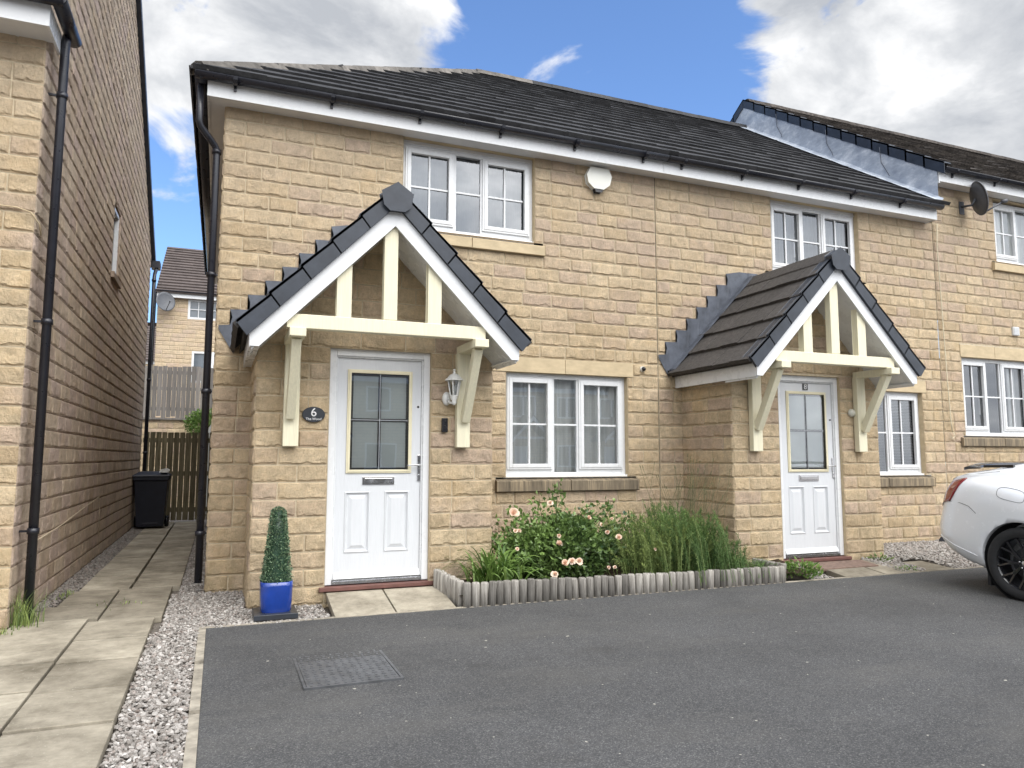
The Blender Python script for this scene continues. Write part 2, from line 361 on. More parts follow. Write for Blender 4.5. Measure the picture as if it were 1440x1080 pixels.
# ------------------------------------------------------------------ windows and doors
def window(house, X0, Z0, H=1.18, W=1.563, Y=.07, glass='glass', back='curtain', label=None, sill='stain', lintel=True, name='window', lin=(-.2,.08), handle=False, flip=False):
    fr = MB()
    def rect(mb, a, b, c, d, t, y0, y1, m=0):
        mb.box(a, a+t, y0, y1, c, d, m); mb.box(b-t, b, y0, y1, c, d, m); mb.box(a+t, b-t, y0, y1, c, c+t, m); mb.box(a+t, b-t, y0, y1, d-t, d, m)
    a, b, c, d = X0, X0+W, Z0, Z0+H
    rect(fr, a, b, c, d, .052, Y, Y+.06)
    for mx in (.575, .915): fr.box(X0+mx, X0+mx+.052, Y+.001, Y+.058, c+.052, d-.052)
    fr.box(a-.004, b+.004, Y-.045, Y+.0, c-.012, c+.022)     # projecting cill
    fr.box(a-.004, b+.004, Y-.012, Y+.0, d-.012, d+.002)
    fr.box(X0+.052, X0+.60, Y+.002, Y+.057, c+.052, c+.10); fr.box(X0+.94, b-.052, Y+.002, Y+.057, c+.052, c+.10)
    w = fr.build(name, M['upvc'], house, label, bevel=.004)
    for i, (p, q) in enumerate(((.036,.597),(.938,1.520))):
        cm = MB(); rect(cm, X0+p, X0+q, c+.085, d-.045, .026, Y-.018, Y-.001); rect(cm, X0+p+.022, X0+q-.022, c+.107, d-.067, .042, Y-.026, Y+.02)
        cs = cm.build('casement', M['upvc'], w, bevel=.004)
    for (p, q, z_0, z_1) in ((.098,.535,.145,.105),(.626,.916,.052,.052),(1.0,1.434,.145,.105)):
        g = MB(); yy = Y+.022
        g.add([(X0+p,yy,c+z_0),(X0+q,yy,c+z_0),(X0+q,yy,d-z_1),(X0+p,yy,d-z_1)], [(0,1,2,3)]); g.build('pane', M[glass], w)
        bz = MB(); mz = (c+d)/2 + .01
        bz.box(X0+p-.01, X0+q+.01, Y+.006, Y+.020, mz-.010, mz+.010)
        if q-p > .35: bz.box((2*X0+p+q)/2-.010, (2*X0+p+q)/2+.010, Y+.005, Y+.019, c+z_0-.01, d-z_1+.01)
        bz.build('glazing_bar', M['upvc'], w)
    # thin black gasket shadow line
    if handle:
        h = MB(); h.bar((X0+.5, Y+.045, c+H*.28), (X0+.5, Y+.045, c+H*.5), .02, .012, (0,1,0)); h.build('window_handle', M['upvc'], w)
    rm = MB(); ya, yb = Y+.062, Y+1.3
    rm.add([(a,ya,c),(b,ya,c),(b,ya,d),(a,ya,d),(a-.5,yb,c-.4),(b+.5,yb,c-.4),(b+.5,yb,d+.1),(a-.5,yb,d+.1)], [(4,7,6,5),(0,4,5,1),(1,5,6,2),(2,6,7,3),(3,7,4,0)])
    rm.build('room_interior', M['room'], w)
    if back in ('curtain', 'slate', 'side'):
        n = 90
        spans = [(a+.02, b-.02)] if back != 'side' else [(a+.02, a+.25), (b-.30, b-.02)]
        for (xa, xb) in spans:
            cu = MB(); xs = np.linspace(xa, xb, n); ys = Y+.14 + (.022 if back != 'slate' else .002)*np.sin(xs*42+noise2(xs*4, xs*0, 3)*6) + .01*np.sin(xs*97)
            v = [(x, y, z) for x, y in zip(xs, ys) for z in (c+.02, d-.03)]
            cu.add(v, [(2*i, 2*i+2, 2*i+3, 2*i+1) for i in range(n-1)], 0, .5, .5, True)
            cu.build('curtain', M['curtain'] if back != 'slate' else M['curtain_grey'], w)
    if back == 'blind':
        bl = MB()
        z = d-.06
        while z > c+.03: bl.add([(a+.03,Y+.09,z),(b-.03,Y+.09,z),(b-.03,Y+.115,z-.013),(a+.03,Y+.115,z-.013)], [(0,1,2,3)]); z -= .022
        bl.build('venetian_blind', M['blind'], w)
    if sill:
        s = MB(); mid = X0+W*.5
        for (p, q) in ((X0-.125, mid-.003), (mid+.003, X0+W+.112)):
            s.prism([(-.055, c-.155), (.1, c-.155), (.1, c-.012), (Y-.05, c-.018), (-.055, c-.042)], 'x', p, q)
        s.build('stone_sill', M['sill'] if sill == 'stain' else M['ashlar'], w, bevel=.005)
    if lintel:
        s = MB(); mid = X0+W*.47
        for (p, q, t) in ((X0+lin[0], mid-.002, .4), (mid+.002, X0+W+lin[1], .6)): s.box(p, q, -.012, .12, d+.003, d+.1715+.022*(lin[0]>-.1), 0, t)
        s.build('stone_lintel', M['ashlar'], w, bevel=.004)
    return w

def door(house, X0, Z0, Y, label, number=None):
    """composite door; X0/Z0 lower left of outer frame, Y front of the frame"""
    D = lambda x: X0+x
    E = lambda z: Z0+z
    fr = MB()
    for (a,b,c,d) in ((0,.062,0,2.1),(.871,.933,0,2.1),(.062,.871,2.036,2.1)): fr.box(D(a),D(b),Y,Y+.09,E(c),E(d))
    for (a,b,c,d) in ((.062,.076,.04,2.022),(.857,.871,.04,2.022),(.062,.871,2.022,2.036)): fr.box(D(a),D(b),Y+.012,Y+.085,E(c),E(d))
    dr = fr.build('door_frame', M['upvc'], house, label, bevel=.005)
    yl = Y+.03
    lf = MB()
    rects = [(.167,.388,.27,.808),(.527,.748,.27,.808)]; gl = (.168,.768,.974,1.918)
    # leaf as frame pieces round the glazed opening and the two recessed panels
    xs = [.078,.167,.388,.527,.748,.855]; 
    lf.box(D(.078),D(.167),yl,yl+.04,E(.045),E(2.02)); lf.box(D(.768),D(.855),yl,yl+.04,E(.045),E(2.02))
    lf.box(D(.167),D(.768),yl,yl+.04,E(1.918),E(2.02)); lf.box(D(.167),D(.768),yl,yl+.04,E(.808),E(.974)); lf.box(D(.167),D(.768),yl,yl+.04,E(.045),E(.27))
    lf.box(D(.388),D(.527),yl,yl+.04,E(.27),E(.808)); lf.box(D(.748),D(.768),yl,yl+.04,E(.27),E(.808))
    for (a,b,c,d) in rects:
        # moulding ring + raised field
        def ring(o1, y1, o2, y2):
            v = []
            for (o, y) in ((o1,y1),(o2,y2)): v += [(D(a+o),y,E(c+o)),(D(b-o),y,E(c+o)),(D(b-o),y,E(d-o)),(D(a+o),y,E(d-o))]
            lf.add(v, [(i,(i+1)%4,4+(i+1)%4,4+i) for i in range(4)])
        ring(-.004, yl-.002, .006, yl-.008); ring(.006, yl-.008, .020, yl+.014); ring(.020, yl+.014, .032, yl+.014); ring(.032, yl+.014, .062, yl+.001)
        lf.add([(D(a+.062),yl+.001,E(c+.062)),(D(b-.062),yl+.001,E(c+.062)),(D(b-.062),yl+.001,E(d-.062)),(D(a+.062),yl+.001,E(d-.062))], [(0,1,2,3)])
    leaf = lf.build('door_leaf', M['door_white'], dr)
    cs = MB(); a,b,c,d = gl
    for (t, y0) in ((0, yl-.012), (.012, yl-.018)):
        w = .032-t if t else .032
        aa,bb,cc,dd = a+t, b-t, c+t, d-t
        cs.box(D(aa),D(aa+w),y0,yl+.005+t*.1,E(cc),E(dd)); cs.box(D(bb-w),D(bb),y0,yl+.005+t*.1,E(cc),E(dd)); cs.box(D(aa+w),D(bb-w),y0,yl+.005+t*.1,E(cc),E(cc+w)); cs.box(D(aa+w),D(bb-w),y0,yl+.005+t*.1,E(dd-w),E(dd))
    cs.build('glazing_surround', M['cream_pvc'], dr, bevel=.002)
    g = MB(); y = yl+.004
    g.add([(D(.198),y,E(1.004)),(D(.738),y,E(1.004)),(D(.738),y,E(1.888)),(D(.198),y,E(1.888))], [(0,1,2,3)]); g.build('pane', M['glass_door'], dr)
    st = MB(); y0,y1 = yl+.010, yl+.014
    for (p,q,r,s) in ((.198,.222,1.004,1.888),(.714,.738,1.004,1.888),(.222,.714,1.864,1.888),(.222,.714,1.004,1.024),(.452,.480,1.024,1.864),(.222,.452,1.444,1.472),(.480,.714,1.444,1.472)): st.box(D(p),D(q),y0,y1,E(r),E(s))
    st.build('glazing_strip', M['dark_strip'], dr)
    lc = MB(); lc.box(D(.462),D(.470),yl-.003,yl+.003,E(1.005),E(1.887)); lc.box(D(.199),D(.737),yl-.0025,yl+.0025,E(1.454),E(1.462)); lc.build('glazing_bar', M['lead_came'], dr)
    bk = MB(); bk.add([(D(.19),yl+.017,E(.99)),(D(.75),yl+.017,E(.99)),(D(.75),yl+.017,E(1.9)),(D(.19),yl+.017,E(1.9))], [(0,1,2,3)]); bk.build('frosted_glass', M['frost'], dr)
    lp = MB(); lp.box(D(.318),D(.612),yl-.010,yl-.001,E(.870),E(.942)); lp.box(D(.338),D(.592),yl-.016,yl-.010,E(.884),E(.928)); lp.build('letter_plate', M['chrome'], dr, bevel=.004)
    hd = MB(); hd.box(D(.826),D(.854),yl-.012,yl-.001,E(.90),E(1.14)); hd.lathe([(0,yl-.05),(.009,yl-.05),(.009,yl-.01)], (D(.84),0,E(1.045)), 'y', 12)
    hd.tube([(D(.84),yl-.048,E(1.045)),(D(.78),yl-.050,E(1.047)),(D(.722),yl-.046,E(1.043))], [.009,.008,.007], 8); hd.lathe([(0,yl-.018),(.008,yl-.018),(.008,yl-.01)], (D(.84),0,E(.955)), 'y', 12)
    hd.build('door_handle', M['chrome'], dr, bevel=.003)
    sp = MB(); sp.lathe([(0,yl-.006),(.009,yl-.006),(.011,yl-.001)], (D(.828),0,E(1.59)), 'y', 14); sp.build('spyhole', M['black'], dr)
    wb = MB(); wb.prism([(yl-.03, E(.048)), (yl, E(.048)), (yl, E(.10)), (yl-.008, E(.098))], 'x', D(.08), D(.853)); wb.build('weather_bar', M['upvc'], dr)
    th = MB(); th.box(D(.062),D(.871),Y-.004,Y+.09,E(.002),E(.026)); th.box(D(.07),D(.862),Y+.02,Y+.06,E(.026),E(.044)); th.build('threshold', M['chrome'], dr)
    if number:
        nb = MB(); nb.box(D(.425),D(.50),yl-.008,yl-.001,E(1.937),E(2.013)); nbp = nb.build('number_tile', M['black'], dr)
        text(number, D(.4625), yl-.0095, E(1.975), .092, M['letters'], dr, 'door_number')
    return dr
def text(s, x, y, z, size, mat, parent, name):
    cu = bpy.data.curves.new(name, 'FONT'); cu.body = s; cu.size = size; cu.align_x = 'CENTER'; cu.align_y = 'CENTER'; cu.extrude = .0008
    cu.materials.append(mat); o = bpy.data.objects.new(name, cu); col.objects.link(o)
    bpy.context.view_layer.update()
    me = bpy.data.meshes.new_from_object(o.evaluated_get(bpy.context.evaluated_depsgraph_get())); bpy.data.objects.remove(o)
    me.transform(Matrix.Translation((x, y, z)) @ Matrix.Rotation(PI/2, 4, 'X')); me.name = name
    o = bpy.data.objects.new(name, me); col.objects.link(o); setpar(o, parent); return o

# ------------------------------------------------------------------ porch canopy (child of its house)
BP = -.947
def porch(house, pc, zb, seed, label):
    Zt, K, q = 3.45, 1.03, -1.495
    X = lambda x: pc+x
    Z = lambda z: zb+z
    sl = math.sqrt(1+K*K)
    # bargeboard: one front gable board pair, as the root part of the canopy
    bb = MB()
    for sg in (-1, 1):
        pts = [(0, 3.114), (1.055, 2.03), (1.085, 1.998), (1.155, 1.998), (1.165, Zt-K*1.165-.03), (0, Zt-.03)]
        pts = [(X(sg*a), Z(b)) for a, b in pts]
        bb.prism(pts if sg > 0 else pts[::-1], 'y', q, q+.028)
    bg = bb.build('porch_canopy', M['upvc'], house, label)
    # under-boards (white soffit linings following both slopes) and side fascias
    so = MB()
    for sg in (-1, 1):
        pts = [(0, 3.145), (1.14, 3.145-K*1.14), (1.14, 3.17-K*1.14), (0, 3.17)]
        so.prism([(X(sg*a), Z(b)) for a, b in pts], 'y', q+.028, -.95 if sg else 0)
        pts = [(0, 3.145), (1.14, 3.145-K*1.14), (1.14, 3.17-K*1.14), (0, 3.17)]
        # short horizontal box eave under the slope foot
        so.box(*sorted((X(sg*1.08), X(sg*1.135))), q+.028, -.02, Z(1.998), Z(2.006))
    so.build('canopy_lining', M['upvc'], bg)
    for sg in (-1, 1):
        fa = MB(); fa.box(*sorted((X(sg*1.136), X(sg*1.158))), q+.028, -.01, Z(1.992), Z(2.15)); fa.build('side_fascia', M['upvc'], bg)
    tl = MB()
    for sg in (-1, 1):
        O = (X(sg*1.235), 0, Z(Zt-K*1.235-.015)); S = (-sg/sl, 0, K/sl)
        roof_tiles(tl, O, (0,1,0), S, lambda v: (-1.50, -.0), 5, .345, .30, .038, seed+sg, 0, .004, .08)
        # solid deck under the tiles
        tl.prism([(X(0),Z(Zt-.05)),(X(sg*1.2),Z(Zt-.05-K*1.2)),(X(sg*1.2),Z(Zt-.09-K*1.2)),(X(0),Z(Zt-.09))], 'y', q+.03, -.005)
    tl.build('roof_tiles', M['tile_porch'], bg)
    # dry verge units stepping down each side
    for sg in (-1, 1):
        n = 5; L = 1.26/n
        for i in range(n):
            xa, xb = .06+i*(1.245-.06)/n, .06+(i+1)*(1.245-.06)/n + .012
            off = .012
            za, zb_ = Zt-K*xa, Zt-K*xb
            vg = MB()
            lift = .0 ; dl = .022
            t = [(xa, za+lift+.008), (xb+.006, zb_+dl+.014), (xb-.085, zb_-.085), (xa-.03 if i else xa-.03, za-.115)]
            t[2] = (xb-.080, zb_-.076+.004); t[3] = (xa-.070, za-.082)
            pts = [(X(sg*a), Z(b)) for a, b in t]
            vg.prism(pts if sg > 0 else pts[::-1], 'y', q-.035-.003*i*0, q-.001)
            # top flange over the tile edge
            P = [(xa, za+.012), (xb, zb_+.034), (xb, zb_+.020), (xa, za-.002)]
            P = [(X(sg*a), Z(b)) for a, b in P]
            vg.prism(P if sg > 0 else P[::-1], 'y', q-.035, q+.11)
            vg.build('verge_tile', M['verge'], bg, bevel=.006)
    # ridge caps
    for i in range(4):
        rc = MB(); y0 = -1.46 + i*.365; y1 = y0+.37
        dz = .004*i
        pts = [(-.13, 3.39-.05), (0, 3.48), (.13, 3.39-.05), (.13, 3.36-.05), (0, 3.455), (-.13, 3.36-.05)]
        rc.prism([(X(a), Z(b+ (.004 if i % 2 else 0))) for a, b in pts], 'y', y0, min(y1, -.01)); rc.build('ridge_tile', M['tile_porch'], bg)
    rc = MB(); rc.prism([(X(a), Z(b)) for a, b in ((0,3.470),(-.128,3.385),(-.108,3.275),(-.062,3.235),(.062,3.235),(.108,3.275),(.128,3.385))], 'y', -1.565, -1.46)
    rc.build('ridge_end_cap', M['verge'], bg, bevel=.012)
    # lead flashing stepped up the wall
    for sg in (-1, 1):
        lf = MB(); pts = []
        A = [(-1.40, 2.395)] + [(-1.30+.158*k, 2.56+.158*k) for k in range(7)]
        up = []
        for k, (ax, az) in enumerate(A):
            if k: up.append((ax+.045, az-.150))
            up.append((ax, az))
        up.append((-.14, 3.55)); up.append((0, 3.55))
        lowr = [(0, 3.36), (-1.19, 2.135), (-1.225, 2.11), (-1.30, 2.15), (-1.36, 2.27)]
        poly = up + lowr
        # triangulate as strips between upper chain and slope line
        v = []; f = []
        for (a, b) in up:
            za = Zt - .09 - K*abs(a) if abs(a) < 1.2 else None
            if za is None: za = 2.12 if a > -1.29 else (2.2 if a > -1.35 else 2.36)
            v += [(X(sg*-a if sg > 0 else a), -.024, Z(b)), (X(sg*-a if sg > 0 else a), -.024, Z(min(za, b-.01)))]
        f = [(2*i, 2*i+1, 2*i+3, 2*i+2) for i in range(len(up)-1)]
        lf.add(v, f)
        # turned strip lying on the tiles
        lf.prism([(X(sg*.0), Z(Zt+.045)), (X(sg*1.24), Z(Zt+.045-K*1.24)), (X(sg*1.24), Z(Zt+.03-K*1.24)), (X(sg*.0), Z(Zt+.03))], 'y', -.13, -.02)
        o = lf.build('lead_flashing', M['lead'], bg)
        sd = o.modifiers.new('thickness', 'SOLIDIFY'); sd.thickness = .004
    # truss
    tr = MB(); tr.box(X(-.875), X(.845), q+.03, q+.12, Z(2.17), Z(2.288)); tr.build('tie_beam', M['cream'], bg, bevel=.006)
    kp = MB(); kp.box(X(-.085), X(.035), q+.035, q+.115, Z(2.29), Z(3.16)); kp.build('king_post', M['cream'], bg, bevel=.005)
    for (a, b) in ((-.475,-.362),(.312,.424)):
        st = MB(); h1 = 3.15-K*abs(a); h2 = 3.15-K*abs(b)
        st.prism([(X(a),Z(2.29)),(X(b),Z(2.29)),(X(b),Z(h2)),(X(a),Z(h1))], 'y', q+.035, q+.115); st.build('strut', M['cream'], bg, bevel=.005)
    for sg in (-1, 1):
        br = MB(); a, b = sorted((sg*.845, sg*.715)); y = BP
        br.box(X(a), X(b), y-.09, y-.018, Z(1.21), Z(2.10))
        a2, b2 = sorted((sg*.835, sg*.745))
        br.box(X(a2)-.02, X(b2)+.02, q-.03, y-.02, Z(2.095), Z(2.168))
        mx = (a2+b2)/2
        br.bar((X(mx), y-.10, Z(1.46)), (X(mx), q+.09, Z(2.10)), .078, .085, (0,0,1))
        br.build('gallows_bracket', M['cream'], bg, bevel=.006)
    return bg

# ------------------------------------------------------------------ rainwater goods
def gutter_mb(mb, a, b, r=.058, tilt=None):
    a = Vector(a); b = Vector(b); d = (b-a).normalized(); side = d.cross(Vector((0,0,1)))
    n = 12; v = []
    for p in (a, b):
        for rr in (r, r-.005):
            for k in range(n+1):
                t = PI + PI*k/n; v.append(tuple(p + side*math.cos(t)*rr + Vector((0,0,1))*math.sin(t)*rr))
    m = n+1; f = []
    for k in range(n):
        f += [(k,k+1,2*m+k+1,2*m+k), (m+k+1,m+k,3*m+k,3*m+k+1), (k,m+k,m+k+1,k+1), (2*m+k+1,3*m+k+1,3*m+k,2*m+k)]
    f += [(0,2*m,3*m,m), (n,m+n,3*m+n,2*m+n)]
    mb.add(v, f, 0, .5, .5, True)
    for p in (a, b):   # end stop
        mb.add([tuple(p)] + [tuple(p + side*math.cos(PI+PI*k/n)*r + Vector((0,0,1))*math.sin(PI+PI*k/n)*r) for k in range(n+1)], [(0,k+1,k+2) for k in range(n)])
def clips(mb, x, y, zs, r=.045, ax='x'):
    for z in zs:
        mb.lathe([(.034,z-.022),(r,z-.022),(r,z+.022),(.034,z+.022)], (x,y,0), 'z', 16)

# ------------------------------------------------------------------ the terrace
Z0G = -.20
def eave_parts(house, x0, x1, zf, side_left=False, clipx=()):
    fs = MB(); fs.box(x0, x1, -.207, -.187, zf, zf+.172); fs.box(x0, x1, -.212, -.207, zf+.115, zf+.172)
    if side_left: fs.box(x0, x0+.02, -.187, 8.2, zf, zf+.172)
    fs.build('fascia', M['upvc'], house)
    sf = MB(); sf.box(x0+(.02 if side_left else 0), x1, -.187, .0, zf+.012, zf+.02)
    if side_left: sf.box(x0+.02, x0+.17, .0, 8.2, zf+.012, zf+.02)
    s = sf.build('soffit', M['upvc_grey'], house)
    vt = MB(); x = x0+.1
    while x < x1-.1: vt.box(x, x+.24, -.180, -.166, zf+.009, zf+.0125); x += .3
    vt.build('soffit_vent', M['black_pvc'], s)
    gt = MB(); gy = -.272; gz = zf+.185
    gutter_mb(gt, (x0-(.11 if side_left else .0), gy, gz), (x1+.03, gy, gz))
    if side_left: gutter_mb(gt, (x0-.062, -.30, gz), (x0-.062, 8.2, gz))
    g = gt.build('gutter', M['black_pvc'], house)
    x = x0+.25
    while x < x1:
        b = MB(); b.box(x-.013, x+.013, -.235, -.2125, gz-.105, gz-.02); b.lathe([(.060,x-.02),(.066,x-.02),(.066,x+.02),(.060,x+.02)], (0,gy,gz-.004), 'x', 20) if False else None
        b.prism([(-.335,gz-.005),(-.328,gz-.035),(-.30,gz-.062),(-.272,gz-.070),(-.24,gz-.062),(-.215,gz-.04),(-.2125,gz+.0),(-.222,gz+.0),(-.225,gz-.03),(-.272,gz-.0595),(-.318,gz-.035),(-.328,gz-.005)], 'x', x-.02, x+.02)
        b.build('gutter_bracket', M['black_pvc'], g); x += .93
    return g

DX, DX8 = 0.0, 5.052
XL, XR, XL8, XR8, XW, J1, J2 = -.62, 1.545, 4.403, 6.576, -.965, 4.066, 8.95
PC, PC8, ZB8 = .45, 5.485, -.02

h6 = thing('terraced_house', (1.5, 0, -.15), 'buff stone end terrace house with oval number 6 plaque by its white door', 'house', 'terraced stone houses')
h8 = thing('terraced_house', (6.5, 0, -.15), 'middle buff stone house with number 8 on its white door and a dusty porch roof', 'house', 'terraced stone houses')
hn = thing('terraced_house', (10.5, 0, -.15), 'taller stone house at the right edge, with pale lead sheet along its roof step', 'house', 'terraced stone houses')

def bump_top(pc, zb): return lambda u: zb + 3.16 - 1.03*np.abs(u-pc)
def house_walls(house, x0, x1, xl, xr, dx, dz, pc, zb, gwin, uwin, seed, left_end=False):
    mb = MB()
    op = [gwin, uwin]
    lint = (gwin[0]-.2, gwin[1]+.08, gwin[3], gwin[3]+.172)
    hide = (xl+.02, xr-.02, -.2, 2.05)
    sills = [(gwin[0]-.12, gwin[1]+.105, gwin[2]-.155, gwin[2]), (uwin[0]-.12, uwin[1]+.105, uwin[2]-.155, uwin[2])]
    stone_wall(mb, (0,0,0), (1,0,0), (0,-1,0), x0, x1-.008, -.2, 4.64, [gwin, lint, uwin, hide]+sills, None, seed, .014, 10, [gwin, uwin], .1, corner0=left_end, corner1=False)
    # projecting porch bay
    tp = bump_top(pc, zb)
    stone_wall(mb, (0,BP,0), (1,0,0), (0,-1,0), xl, xr, -.2, 3.2, [(dx, dx+.933, dz-.06, dz+2.1)], tp, seed+1, .012, 10, [(dx, dx+.933, dz-.06, dz+2.1)], .11)
    stone_wall(mb, (xl,0,0), (0,-1,0), (-1,0,0), 0, -BP, -.2, 2.02+zb, [], None, seed+2, .02, 10, corner0=False)
    stone_wall(mb, (xr,0,0), (0,-1,0), (1,0,0), 0, -BP, -.2, 2.02+zb, [], None, seed+3, .03, 6, corner0=False)
    if left_end:
        stone_wall(mb, (x0,0,0), (0,1,0), (-1,0,0), 0, 8, -.2, 4.64, [], None, seed+4, .05, 6)
        mb.add([(x0,8,-.2),(x0,8,4.64),(x1,8,4.64),(x1,8,-.2)], [(0,1,2,3)], 1)
    else: mb.add([(x0,8,-.2),(x0,8,4.64),(x1,8,4.64),(x1,8,-.2)], [(0,1,2,3)], 1)
    return mb.build('wall', [M['stone'], M['mortar'], M['ashlar']], house)
G6 = (2.062, 3.625, .898, 2.080); U6 = (.852, 2.415, 3.60, 4.62)
G8 = (6.975, 8.538, .877, 2.059); U8 = (5.884, 7.447, 3.60, 4.62)
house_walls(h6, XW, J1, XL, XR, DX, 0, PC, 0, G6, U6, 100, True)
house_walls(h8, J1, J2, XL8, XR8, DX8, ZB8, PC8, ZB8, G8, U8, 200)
window(h6, 2.062, .898, label='ground floor window with net curtain beside the rose bush')
window(h6, .852, 3.60, H=.985, glass='glass_up', back='slate', label='upper window above the left porch', sill='clean', lintel=False)
window(h8, 6.975, .877, back='blind', label='ground floor window partly hidden by the right porch')
window(h8, 5.884, 3.60, H=.985, glass='glass_up', back='slate', label='upper window behind the right porch ridge', sill='clean', lintel=False, handle=True)
for hs, w in ((h6, .852), (h8, 5.884)):
    hp = MB(); hp.box(w, w+1.563, .068, .12, 4.587, 4.62); hp.build('head_board', M['upvc_grey'], hs)
door(h6, DX, 0, BP+.03, 'white panelled door with four-pane glass and chrome letter plate')
door(h8, DX8, ZB8, BP+.03, 'white door with small black number 8 tile', '8')
for hs, dx, dz in ((h6, DX, 0), (h8, DX8, ZB8)):
    s = MB(); s.box(dx-.05, dx+.985, BP-.035, BP+.1, dz-.046, dz-.008); s.build('door_sill', M['red_tile'], hs, bevel=.006)
porch(h6, PC, 0, 31, 'open porch canopy over the number 6 door')
porch(h8, PC8-.027, ZB8, 47, 'open porch canopy over the number 8 door')

# main roof
PIT = .70; EY, EZ = -.30, 4.835; RY = 4.0; RZ = EZ + (RY-EY)*PIT; SL = math.hypot(1, PIT)
slope_len = (RY-EY)*SL; NR = 16; GA = slope_len/NR
HX0 = -1.27; HRX = HX0 + (RY-EY)
def roof_half(house, x0, x1, seed, hip=False, mat='tile', ez=EZ, nr=NR, tw=.30, jit=.003):
    mb = MB(); ga = slope_len/nr
    left = (lambda v: HX0 + v/SL) if hip else (lambda v: x0)
    roof_tiles(mb, (0, EY, ez), (1,0,0), (0, 1, PIT), lambda v: (left(v), x1), nr, ga, tw, .034, seed, 0, jit, .12 if mat == 'tile' else .25)
    rz = ez + (RY-EY)*PIT; xr0 = HRX if hip else x0; xe = HX0 if hip else x0
    # underlay deck and back slope
    mb.add([(xe,EY+.02,ez-.02),(x1,EY+.02,ez-.02),(x1,RY,rz-.02),(xr0,RY,rz-.02),(x1,8.3,ez-.02),(xe,8.3,ez-.02)], [(0,1,2,3),(3,2,4,5)], 0)
    if hip:
        roof_tiles(mb, (HX0, 0, ez), (0,1,0), (1, 0, PIT), lambda v: (EY+v/SL, 8.3-v/SL), nr, ga, .30, .026, seed+5, 0)
        mb.add([(xe+.02,EY,ez-.03),(xr0,RY,rz-.03),(xe+.02,8.3,ez-.03)], [(0,1,2)], 0)
    rf = mb.build('roof', M[mat], house); return rf
r6 = roof_half(h6, HX0, J1, 5, True)
r8 = roof_half(h8, J1, J2-.03, 6)
def ridge_line(rf, a, b, n, w=.115, hgt=.035, mat='ridge'):
    a = Vector(a); b = Vector(b); d = (b-a); L = d.length; d.normalize(); side = d.cross(Vector((0,0,1))).normalized(); up = side.cross(d)
    for i in range(n):
        p = a + d*(L*i/n); e = a + d*(L*(i+1)/n+.02); lift = .003*(i % 2) + .002*random.random()
        mb = MB(); v = []
        for c in (p, e):
            for (s_, u_) in ((-w,-.075),(-w*.6,hgt*.45),(0,hgt),(w*.6,hgt*.45),(w,-.075),(0,-.09)):
                v.append(tuple(c + side*s_ + up*(u_+lift)))
        mb.add(v, [(i2,(i2+1)%6,6+(i2+1)%6,6+i2) for i2 in range(6)] + [tuple(range(6))[::-1], tuple(range(6,12))], 0, random.uniform(.3,.8)); mb.build('ridge_tile', M[mat], rf)
ridge_line(r6, (HX0+.03, EY+.03, EZ+.035), (HRX, RY, RZ+.03), 17)
ridge_line(r6, (HRX, RY, RZ+.035), (J1, RY, RZ+.035), 3)
ridge_line(r8, (J1+.02, RY, RZ+.035), (J2-.06, RY, RZ+.035), 12, mat='tile')
g6 = eave_parts(h6, -1.138, J1-.002, 4.612, True)
g8 = eave_parts(h8, J1+.002, J2-.17, 4.612)
eb = MB(); eb.box(J2-.17, J2-.155, -.207, 0, 4.61, 4.785); eb.build('eave_end_box', M['upvc'], h8)
# left downpipe of number 6
dp = MB(); px_, py_ = -1.035, .03
dp.tube([(-1.20,-.14,4.76),(-1.20,-.14,4.37),(-1.19,-.13,4.33),(-1.06,.0,4.21),(px_,py_,4.17),(px_,py_,4.10),(px_,py_,-.06)], .034, 14)
clips(dp, px_, py_, (4.15, 2.9, 1.75, .40))
for z in (2.9, 1.75, .4): dp.box(px_-.01, XW, py_-.01, py_+.01, z-.008, z+.008)
dp.build('downpipe', M['black_pvc'], h6)

# neighbour house at the right
NG = (9.401, 10.964, 1.452, 2.634); NU = (10.33, 11.893, 4.195, 5.21)
mb = MB()
stone_wall(mb, (0,0,0), (1,0,0), (0,-1,0), J2, 16, -.2, 5.23, [NG, NU, (NG[0]-.02, NG[1]+.05, NG[3], NG[3]+.194), (NG[0]-.05,NG[1]+.1,NG[2]-.155,NG[2]), (NU[0]-.1,NU[1]+.1,NU[2]-.155,NU[2])], None, 300, .03, 10, [NG, NU], .1, corner0=False)
mb.add([(J2,-.0,4.6),(J2,8,4.6),(J2,8,5.25),(J2,4,8.2),(J2,0,5.25)], [(0,1,2,3,4)], 1)
mb.add([(J2,8,-.2),(J2,8,5.2),(16,8,5.2),(16,8,-.2)], [(0,1,2,3)], 1)
mb.build('wall', [M['stone'], M['mortar'], M['ashlar']], hn)
window(hn, 9.401, 1.452, back='side', label='ground floor window above the car boot', lin=(-.02,.05), handle=True)
window(hn, 10.33, 4.195, H=.985, glass='glass_up', back='curtain', label='upper window beside the satellite dish', sill='clean', lintel=False)
NZ = EZ+.58
rn = roof_half(hn, J2-.02, 22, 9, False, 'tile_n', NZ, 17, .3, .007)
nrz = NZ+(RY-EY)*PIT
ridge_line(rn, (J2-.02, RY, nrz+.035), (22, RY, nrz+.035), 29, mat='tile_n')
nv = 14
